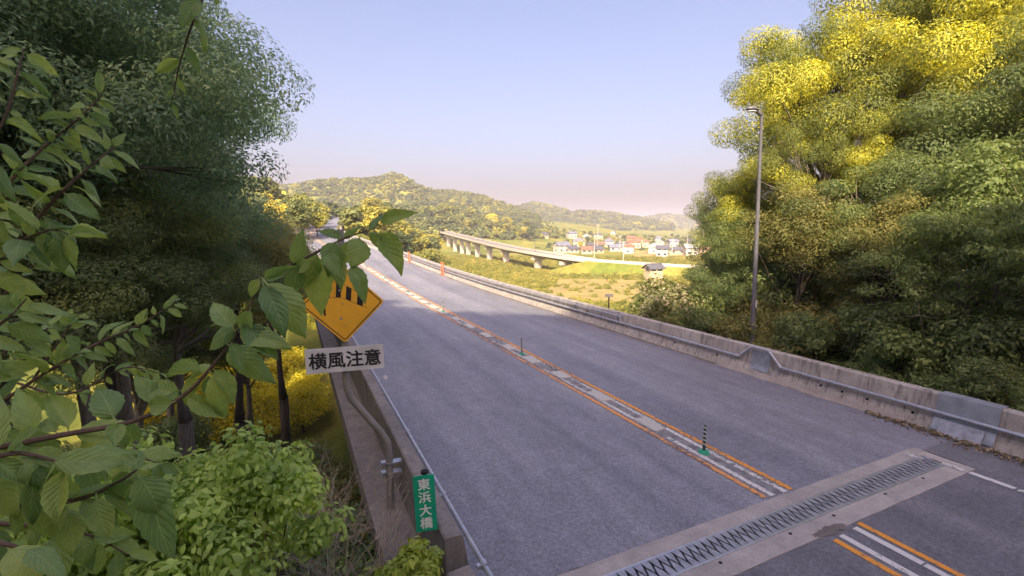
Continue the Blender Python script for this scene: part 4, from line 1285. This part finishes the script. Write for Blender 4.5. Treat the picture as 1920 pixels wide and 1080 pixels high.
def sample_far(n, pxr, dr, seed, zmin, extra=None):
    r = np.random.default_rng(seed)
    px = r.uniform(*pxr, n); d = np.sqrt(r.uniform(dr[0] ** 2, dr[1] ** 2, n))
    x = d * (CF[0] / math.hypot(*CF[:2]) + CR[0] * (px - 960) / F_PX); y = d * (CF[1] / math.hypot(*CF[:2]) + CR[1] * (px - 960) / F_PX)
    z = terrain(x, y)
    ok = z > zmin
    road_d = np.abs(x - (7.9 + cx(np.clip(y, 86, 400))))
    ok &= ~((road_d < 9.5) & (y < 290))
    return np.stack([x, y, z - .8], 1)[ok]
scatter('hill_wood', 'mixed wood covering the main hill and the foothill', np.concatenate([
    sample_far(5200, (380, 1010), (430, 860), 1, 4), sample_far(1300, (600, 1040), (330, 500), 2, -4), sample_far(700, (330, 700), (110, 330), 3, -3)]), WOOD, 1, .5, 1.6)
scatter('ridge_wood', 'hazy wood on the far ridge behind the village', sample_far(4200, (860, 1260), (900, 1450), 4, 2), WOOD, 2, .7, 2.0)
scatter('headland_wood', 'hazy wood on the distant headland by the sea', sample_far(3000, (1100, 1640), (1650, 2150), 5, 2), WOOD, 3, 1.2, 2.0)
TUFT = [blob_proto(70 + k, (1.0, 1.0, .7), 10, .45, 22, .42, 'grass', .3, .3) for k in range(3)]
vr = sample_far(5200, (800, 1330), (60, 260), 6, -10.6) + np.array([0, 0, .7])
FIELD = [np.array(ground_at_z(*q)) for q in [(1005, 562), (1200, 572), (1200, 527), (1050, 523)]]
def inside(p, poly):
    ok = np.ones(len(p), bool)
    for a_, b_ in zip(poly, poly[1:] + poly[:1]):
        ok &= ((b_[0] - a_[0]) * (p[:, 1] - a_[1]) - (b_[1] - a_[1]) * (p[:, 0] - a_[0])) > 0
    return ok
inn = inside(vr, FIELD) | inside(vr, FIELD[::-1])
vr = vr[~inn | (np.random.default_rng(3).random(len(vr)) < .18)]
scatter('valley_reeds', 'rough yellow green grass and reeds on the valley floor', vr, TUFT, 4, .5, 1.2)
scatter('village_hedges', 'hedges and garden trees filling the gaps of the village', sample_far(420, (1000, 1400), (310, 660), 16, -11) + np.array([0, 0, .4]), WOOD, 14, .22, .55)
UNDER = [blob_proto(80 + k, (.9, .9, .6), 12, .4, 40, .13, m, .35, .45) for k, m in enumerate(['mixed', 'olive', 'dark', 'fresh'])]
rr_ = np.random.default_rng(9)
ux = rr_.uniform(-16, .6, 1500); uy = rr_.uniform(7.0, 42, 1500)
ua = np.stack([ux, uy, terrain(ux, uy) - .1], 1)
ux = rr_.uniform(-6, .7, 700); uy = rr_.uniform(7.5, 24, 700)
ua = np.concatenate([ua, np.stack([(ux2 := rr_.uniform(-1.2, 1.0, 420)), (uy2 := rr_.uniform(7.5, 36, 420)), np.maximum(terrain(ux2, uy2), .9 - .36 * uy2 - 1.2) + .1], 1), np.stack([ux, uy, terrain(ux, uy) + .25], 1)])
ux = rr_.uniform(15.2, 40, 1300); uy = rr_.uniform(1.5, 34, 1300)
ub = np.stack([ux, uy, terrain(ux, uy) - .1], 1)
scatter('undergrowth', 'low leafy undergrowth covering both banks', np.concatenate([ua, ub]), UNDER, 5, .7, 1.4)
# the wooded hill behind the viewer that shades the near part of the bridge
q = rr_.uniform(-52, 52, 700); sdist = rr_.uniform(-60, -16, 700)
hx = SL[0] * sdist + SL[1] * q; hy = SL[1] * sdist - SL[0] * q
scatter('back_wood', 'wood on the hill behind the viewer', np.stack([hx, hy, terrain(hx, hy) - .6], 1), WOOD, 6, .6, .85)

# ------------------------------------------------------------------ near broad leaves
def mat_broadleaf(name, a, b_, vein):
    m, nt, b = principled(name)
    uv = nd(nt, 'ShaderNodeUVMap'); uv.uv_map = 'UVMap'
    sp_ = nd(nt, 'ShaderNodeSeparateXYZ'); nt.links.new(uv.outputs[0], sp_.inputs[0])
    u, w = sp_.outputs[0], math_(nt, 'ABSOLUTE', math_(nt, 'SUBTRACT', sp_.outputs[1], .5))
    ph = math_(nt, 'FRACT', math_(nt, 'SUBTRACT', math_(nt, 'MULTIPLY', u, 8.0), math_(nt, 'MULTIPLY', w, 5.0)))
    lat = math_(nt, 'LESS_THAN', math_(nt, 'ABSOLUTE', math_(nt, 'SUBTRACT', ph, .5)), .07)
    mid = math_(nt, 'LESS_THAN', w, .022)
    ve = math_(nt, 'MAXIMUM', math_(nt, 'MULTIPLY', lat, .55), mid)
    oi = nd(nt, 'ShaderNodeObjectInfo')
    c = mixc(nt, oi.outputs['Random'], a, b_)
    c = mixc(nt, .6, c, ramp(nt, noise(nt, coords(nt), 5, 5), [(.3, (.75, .75, .7)), (.7, (1.25, 1.2, 1.2))]), 'MULTIPLY')
    c = mixc(nt, math_(nt, 'MULTIPLY', ve, .38), c, vein)
    sp2 = noise(nt, world_pos(nt), 38, 3, .6)
    c = mixc(nt, ramp(nt, sp2, [(.70, (0, 0, 0)), (.76, (.8, .8, .8))]), c, (.16, .12, .05))
    c = mixc(nt, .5, c, ramp(nt, noise(nt, world_pos(nt), 7, 2), [(.35, (.78, .86, .9)), (.65, (1.25, 1.12, .9))]), 'MULTIPLY')
    nt.links.new(c, b.inputs['Base Color'])
    b.inputs['Roughness'].default_value = .48
    b.inputs['Specular IOR Level'].default_value = .35
    bump(nt, b, math_(nt, 'ADD', math_(nt, 'ABSOLUTE', math_(nt, 'SUBTRACT', ph, .5)), ve), .35, .01)
    tr = nd(nt, 'ShaderNodeBsdfTranslucent')
    nt.links.new(mixc(nt, 1.0, c, (1.7, 1.5, .7), 'MULTIPLY'), tr.inputs['Color'])
    mx = nd(nt, 'ShaderNodeMixShader'); mx.inputs[0].default_value = .38
    nt.links.new(b.outputs[0], mx.inputs[1]); nt.links.new(tr.outputs[0], mx.inputs[2])
    nt.links.new(mx.outputs[0], nt.nodes['Material Output'].inputs['Surface'])
    return m
M['broadleaf'] = mat_broadleaf('broad_leaf', (.15, .27, .115), (.34, .47, .16), (.40, .52, .25))
def broad_leaf(seed):
    """unit leaf along +Y with crease, droop, wavy and toothed margin, pointed tip and a short stalk"""
    r = random.Random(seed)
    nu, nv = 12, 3
    droop, fold, curl, tw = r.uniform(.05, .55), r.uniform(.05, .55), r.uniform(-.14, .14), r.uniform(-.6, .6)
    ph = r.uniform(0, 6)
    v, uvs = [], []
    for i in range(nu + 1):
        u = i / nu
        wd = .235 * (math.sin(math.pi * min(1, u ** .78 * 1.0)) ** .85) * (1 - .12 * u) + .006
        if u > .86: wd *= max(.08, (1 - u) / .14) ** .55
        wd *= 1 + (.05 if i % 2 else -.05)
        for j in range(-nv, nv + 1):
            t = j / nv
            x = wd * t
            z = -droop * u * u + fold * abs(x) + .03 * math.sin(u * 9 + ph + t) * abs(t) - curl * t * t
            a = tw * u
            v.append((x * math.cos(a) - z * .0 + .04 * math.sin(u * 3 + ph), .10 + .90 * u, z + x * math.sin(a)))
            uvs.append((u, .5 + .5 * t))
    m_ = 2 * nv + 1
    f = [(i * m_ + j, i * m_ + j + 1, (i + 1) * m_ + j + 1, (i + 1) * m_ + j) for i in range(nu) for j in range(2 * nv)]
    b = len(v)
    o0 = v[nv]
    v += [(-.010, 0, .0), (.010, 0, .0), (o0[0] + .012, .12, o0[2] + .004), (o0[0] - .012, .12, o0[2] + .004)]
    uvs += [(0, .5)] * 4
    f.append((b, b + 1, b + 2, b + 3))
    me = new_mesh('leaf', v, f, M['broadleaf'], True)
    ul = me.uv_layers.new(name='UVMap')
    for l in me.loops: ul.data[l.index].uv = uvs[l.vertex_index]
    return me
BL = [broad_leaf(k) for k in range(16)]
NR = random.Random(21)
camv = Vector((0, 0, CAM_H))
def put_leaf(parent, base, dir_, length, width=1.0, face=.7):
    base = Vector(base); y = Vector(dir_).normalized()
    n = (camv - base).normalized() * face + Vector((0, 0, .55)) + Vector((NR.gauss(0, .3), NR.gauss(0, .3), NR.gauss(0, .3)))
    z = (n - y * n.dot(y)).normalized()
    x = y.cross(z)
    m = Matrix((x * width, y, z)).transposed() * length
    m = m.to_4x4(); m.translation = base
    o = link('leaf', NR.choice(BL), parent)
    o.matrix_parent_inverse = Matrix.Identity(4)
    o.matrix_basis = Matrix.Translation(-NT.location) @ m
    return o
NT = empty('broad_leaved_tree', (-1.25, .55, float(terrain(-1.25, .55))))
tag(NT, 'broad leaved tree whose fresh green branches hang into the near left', 'tree')
def loc_(p): return Vector(p) - NT.location
tb = MB(); tb.tube([loc_(p) for p in [(-1.25, .55, NT.location.z - .3), (-1.22, .6, 2.6), (-1.3, .62, 3.6), (-1.25, .7, 4.6), (-1.3, .8, 5.8), (-1.35, .9, 6.8)]], [.07, .06, .05, .04, .03, .015], 8)
tb.build('trunk', M['twig'], NT)
def branch(pix, r0=.010, attach=None, leaves=0, size=.13, spread=.9, droop=.7, sub=None):
    pts = [Vector(at(*p)) for p in pix]
    # smooth the polyline
    q = []
    for i in range(len(pts) - 1):
        a, b = pts[max(i - 1, 0)], pts[i]
        c, d = pts[i + 1], pts[min(i + 2, len(pts) - 1)]
        for k in range(4):
            t = k / 4
            q.append(.5 * ((2 * b) + (c - a) * t + (2 * a - 5 * b + 4 * c - d) * t * t + (3 * b - a - 3 * c + d) * t ** 3))
    q.append(pts[-1])
    if attach is not None: q = [Vector(attach)] + q
    mb = MB(); mb.tube([loc_(p) for p in q], [r0 * (1 - .75 * i / (len(q) - 1)) for i in range(len(q))], 7)
    br = mb.build('branch', M['twig'], NT)
    side = 1
    for k in range(leaves):
        t = (k + .6) / leaves
        i0 = 1 if attach is not None else 0
        fi = i0 + t * (len(q) - 1 - i0)
        i = min(int(fi), len(q) - 2)
        p = q[i].lerp(q[i + 1], fi - i)
        ax = (q[i + 1] - q[i]).normalized()
        sd = ax.cross((camv - p).normalized()).normalized() * side
        side = -side
        d = sd * spread * NR.uniform(.5, 1) + ax * NR.uniform(.2, .9) + Vector((0, 0, -droop * NR.uniform(.3, 1.3))) + (camv - p).normalized() * NR.uniform(-.4, .4)
        put_leaf(br, p, d, size * NR.uniform(.5, 1.3) * (1 - .3 * t), NR.uniform(.65, 1.05))
    return br
def heroes(br, lst, depth):
    for bx, by, tx, ty, w in lst:
        d0 = depth + NR.uniform(-.05, .05)
        a, b = Vector(at(bx, by, d0)), Vector(at(tx, ty, d0 + NR.uniform(-.05, .04)))
        put_leaf(br, a, b - a, (b - a).length * 1.05, w, 1.3)
ta, tb_, tc = (-1.28, .62, 3.9), (-1.25, .7, 4.6), (-1.3, .8, 5.8)
b1 = branch([(-60, 850, 1.15), (120, 815, 1.15), (250, 790, 1.18), (340, 745, 1.2), (400, 684, 1.22), (450, 612, 1.25), (491, 521, 1.27)], .008, ta, 9, .12)
heroes(b1, [(491, 521, 571, 622, 1.0), (491, 525, 530, 622, .8), (488, 520, 464, 560, .9), (495, 522, 555, 500, .7), (470, 575, 455, 640, 1.0), (447, 616, 372, 646, 1.2), (440, 620, 400, 560, 1.1), (447, 612, 530, 646, .9), (455, 605, 520, 664, 1.0),
            (430, 640, 455, 690, 1.0), (425, 645, 494, 690, 1.0), (399, 684, 343, 706, 1.1), (399, 690, 444, 745, .9), (392, 695, 423, 794, .75), (380, 705, 343, 756, 1.0), (385, 700, 400, 760, .9),
            (345, 745, 258, 725, 1.1), (330, 752, 270, 762, 1.0), (300, 770, 260, 700, .9), (250, 790, 245, 840, 1.2), (222, 795, 215, 835, 1.2), (220, 790, 165, 712, 1.1), (165, 800, 172, 865, .9), (130, 812, 90, 740, 1.0), (110, 815, 60, 770, 1.0),
            (37, 810, 132, 900, .8), (12, 820, 37, 905, .9), (0, 790, 30, 925, .9), (60, 818, 30, 740, 1.0), (455, 600, 480, 650, 1.0)], 1.2)
b2 = branch([(491, 525, 1.27), (540, 500, 1.32), (600, 470, 1.36), (650, 445, 1.4), (690, 432, 1.43), (720, 415, 1.45)], .0055)
heroes(b2, [(713, 432, 752, 509, 1.05), (693, 433, 718, 470, .9), (688, 432, 720, 402, 1.0), (713, 420, 760, 396, .8), (676, 440, 662, 497, 1.5), (636, 449, 613, 515, 1.4), (607, 475, 596, 577, 1.1), (584, 485, 538, 512, 1.1), (655, 495, 684, 552, .9),
            (622, 480, 640, 537, 1.2), (645, 446, 600, 432, .9), (545, 500, 570, 440, .8), (560, 492, 540, 560, 1.0), (600, 470, 565, 540, 1.1), (655, 445, 640, 500, 1.1), (640, 450, 668, 430, .8), (600, 468, 640, 510, 1.0)], 1.36)
b3 = branch([(-70, 945, 1.0), (60, 947, 1.05), (150, 935, 1.08), (220, 905, 1.1), (257, 880, 1.12)], .009, (-1.27, .6, 3.5), 4, .12)
heroes(b3, [(257, 885, 300, 978, 1.2), (255, 888, 205, 912, 1.1), (248, 890, 225, 992, 1.1), (262, 890, 312, 1042, .9), (145, 938, 215, 984, .8), (130, 942, 75, 1022, 1.1), (150, 935, 100, 905, 1.0), (180, 925, 205, 1010, 1.0), (110, 945, 150, 1040, 1.0), (257, 880, 300, 868, .8), (257, 878, 225, 850, .8), (60, 947, 80, 1010, 1.0), (40, 947, 0, 900, 1.0)], 1.08)
b4 = branch([(-80, 1010, .8), (10, 1020, .82), (40, 1030, .84)], .007, (-1.27, .58, 3.2), 0)
heroes(b4, [(10, 1022, 62, 1095, 1.2), (0, 1020, -30, 1100, 1.1), (38, 1030, 110, 1060, .9)], .83)
branch([(-60, 530, 1.45), (20, 465, 1.5), (70, 410, 1.5), (115, 360, 1.5), (165, 315, 1.52), (215, 275, 1.55)], .009, tb_, 34, .13)
branch([(30, 455, 1.5), (70, 440, 1.45), (100, 430, 1.45), (130, 440, 1.45)], .005, None, 14, .13)
branch([(-60, 470, 1.9), (20, 340, 1.9), (90, 270, 1.95), (150, 220, 1.95), (190, 178, 1.95)], .008, tb_, 38, .12)
branch([(-60, 330, 1.7), (5, 230, 1.7), (30, 150, 1.72), (45, 90, 1.75)], .007, tc, 20, .12)
branch([(-60, 800, 2.1), (60, 715, 2.15), (170, 650, 2.2), (260, 610, 2.25), (330, 565, 2.3)], .010, ta, 40, .12)
branch([(60, 715, 2.15), (110, 640, 2.2), (150, 585, 2.25)], .006, None, 18, .12)
branch([(-50, 700, 1.9), (40, 640, 1.95), (90, 615, 2.0)], .006, ta, 14, .12)
branch([(420, -90, 1.9), (370, 20, 1.9), (340, 110, 1.95), (320, 200, 2.0)], .006, None, 10, .13)
branch([(-40, 690, 2.6), (120, 740, 2.6), (230, 690, 2.6), (300, 700, 2.6)], .008, ta, 26, .13)
branch([(-60, 620, 1.7), (0, 560, 1.7), (60, 500, 1.7), (95, 480, 1.7)], .007, ta, 16, .13)

branch([(-60, 880, .95), (20, 850, .98), (90, 860, 1.0), (140, 880, 1.02)], .007, ta, 12, .15)
branch([(-60, 980, 1.3), (60, 985, 1.3), (160, 1000, 1.32), (240, 1040, 1.34)], .007, (-1.27, .6, 3.5), 14, .14)
branch([(150, 860, 1.6), (230, 850, 1.6), (300, 870, 1.62)], .005, None, 12, .13)
branch([(-60, 650, 1.2), (10, 600, 1.2), (50, 560, 1.22)], .006, ta, 10, .14)

# bushes a few metres away on the slope
def bush(name, label, seed, c, rad3, K, rc, n_per, size, mat, **kw):
    r = np.random.default_rng(seed)
    cc, rr = crown_clumps(r, K, rad3, rc, lumps=8, hollow=.3, low=-1.0)
    V, t = leaf_cloud(r, cc, rr, n_per, size, hexa=True, aspect=.5, **kw)
    gz = float(terrain(c[0], c[1])) - .1
    o = empty(name, (c[0], c[1], gz)); tag(o, label, 'shrub')
    f = link('foliage', quads_mesh('foliage', V, 6, LEAF[mat], {'tint': t}, HEX), o); f.location = (0, 0, c[2] - gz)
    mb = MB()
    for k in r.choice(K, min(K, 22), replace=False):
        p = cc[k] + np.array([0, 0, c[2] - gz])
        b0 = np.array([r.uniform(-.2, .2), r.uniform(-.2, .2), 0])
        mb.tube([b0, b0 * .5 + p * .5 + r.normal(size=3) * .08, p], [.02, .013, .004], 5, caps=False)
    mb.build('stems', M['twig'], o)
bush('leafy_bush', 'bright green leafy bush low in front, left of the bare twigs', 31, (-.65, 5.0, 1.75), (1.2, 1.0, 1.2), 130, .27, 115, .082, 'fresh', droop=.5)
bush('leafy_bush', 'green leafy bush behind the hanging branches at the left', 32, (-2.2, 5.2, 1.9), (1.4, 1.2, 1.2), 120, .30, 100, .09, 'fresh', droop=.5)
bush('leafy_bush', 'green bush reaching towards the bare twigs below the sign', 35, (-.75, 7.2, .7), (.8, .9, 1.0), 90, .28, 90, .09, 'fresh', droop=.5)
bush('leafy_bush', 'green bush low at the bottom left corner', 33, (-1.6, 3.3, 1.6), (1.0, .9, .9), 80, .28, 60, .10, 'fresh', droop=.5)
bush('maple_sapling', 'yellow green sapling growing up beside the bridge name sign', 34, (1.10, 5.12, .88), (.36, .36, .50), 46, .15, 40, .085, 'sap', droop=.2)

# bare twiggy brush by the ledge
def twigs(label, seed, base, h, n):
    r = random.Random(seed)
    o = empty('twig_bush', base); tag(o, label, 'shrub')
    def grow(mb, p, d, L, rr, lev):
        q = [p]
        for k in range(4):
            d = (d + Vector((r.gauss(0, .16), r.gauss(0, .16), r.gauss(.03, .1)))).normalized()
            p = p + d * L / 4
            q.append(p)
        mb.tube(q, [rr * (1 - .14 * i) for i in range(5)], 5, caps=False)
        if lev > 0:
            for _ in range(3 if lev > 1 else 4):
                i = r.randint(1, 4)
                grow(mb, q[i], (d + Vector((r.gauss(0, .55), r.gauss(0, .55), r.gauss(.1, .3)))).normalized(), L * r.uniform(.45, .7), rr * .55, lev - 1)
    for k in range(n):
        mb = MB()
        grow(mb, Vector((r.uniform(-.35, .35), r.uniform(-.35, .35), 0)), Vector((r.gauss(0, .3), r.gauss(0, .3), 1)).normalized(), h, .017, 3)
        mb.build('stem', M['twig_grey'], o)
M['twig_grey'] = mat_bark('twig_grey', (.42, .36, .27))
twigs('bare grey brown twiggy bush between the green bush and the bridge ledge', 3, (.42, 6.3, float(terrain(.42, 6.3))), 1.45, 12)
twigs('bare twiggy bush behind the first one along the ledge', 4, (.1, 8.6, float(terrain(.1, 8.6))), 1.5, 10)

# dirt washed against the foot of the barrier and bolts on the sign plates
dr = random.Random(8)
v, f = [], []
ysd = fr(5.9, 60, .22)
for y in ysd:
    w_ = (.10 + .16 * abs(math.sin(y * .9) * math.sin(y * .37 + 1))) * dr.uniform(.6, 1.3)
    v += [RP(13.72 - w_, y, .0035), RP(13.79, y, .0075)]
f = [(2 * i, 2 * i + 1, 2 * i + 3, 2 * i + 2) for i in range(len(ysd) - 1)]
M['dirt'] = mat_concrete('edge_dirt', (.17, .145, .12), .2, vstreak=False)
link('edge_dirt', new_mesh('edge_dirt', v, f, M['dirt']), road)
for par, pts in ((wp, [(-.5, .12), (.5, .12), (-.5, -.12), (.5, -.12)]), (dp, [(0, .34), (0, -.34), (0, .0)])):
    for x, z in pts:
        mb = MB(); mb.cyl((x, FACE - .004, z), .011, .01, 8, axis='Y'); mb.build('bolt', M['steel'], par)

# fallen leaves along the foot of the right barrier
r_ = np.random.default_rng(44)
n_ = 480
yy = r_.uniform(3.4, 7.2, n_); xx = 13.66 - np.abs(r_.normal(0, .16, n_)) * (1.15 - .12 * np.abs(yy - 5.2)) + .02
pp = np.stack([xx, yy, .012 + r_.random(n_) * .05 * (xx > 13.45)], 1)
V, t = leaf_cloud(r_, pp, np.full(n_, .001), 1, .075, up=1.3, aspect=.55)
V = V[:n_ * 16]
M['litter'] = mat_leaf('dead_leaf', [(0, (.10, .08, .05)), (.5, (.19, .15, .095)), (.85, (.30, .25, .17)), (1, (.12, .16, .05))], .1)
tag(link('leaf_litter', quads_mesh('leaf_litter', V, 4, M['litter'], {'tint': t[:len(V) // 4]})), 'dead leaves drifted against the foot of the right barrier', kind='stuff')

# ------------------------------------------------------------------ haze
hm = bpy.data.materials.new('haze'); hm.use_nodes = True
hn = hm.node_tree; hn.nodes.clear()
pv = hn.nodes.new('ShaderNodeVolumePrincipled'); ho = hn.nodes.new('ShaderNodeOutputMaterial')
pv.inputs['Color'].default_value = (.88, .87, 1.0, 1)
pv.inputs['Density'].default_value = .00036
pv.inputs['Anisotropy'].default_value = .0
hn.links.new(pv.outputs[0], ho.inputs['Volume'])
mb = MB(); mb.box((0, 0, 58), (12400, 12400, 164))
tag(mb.build('haze', hm), 'thin pale morning haze', kind='stuff')
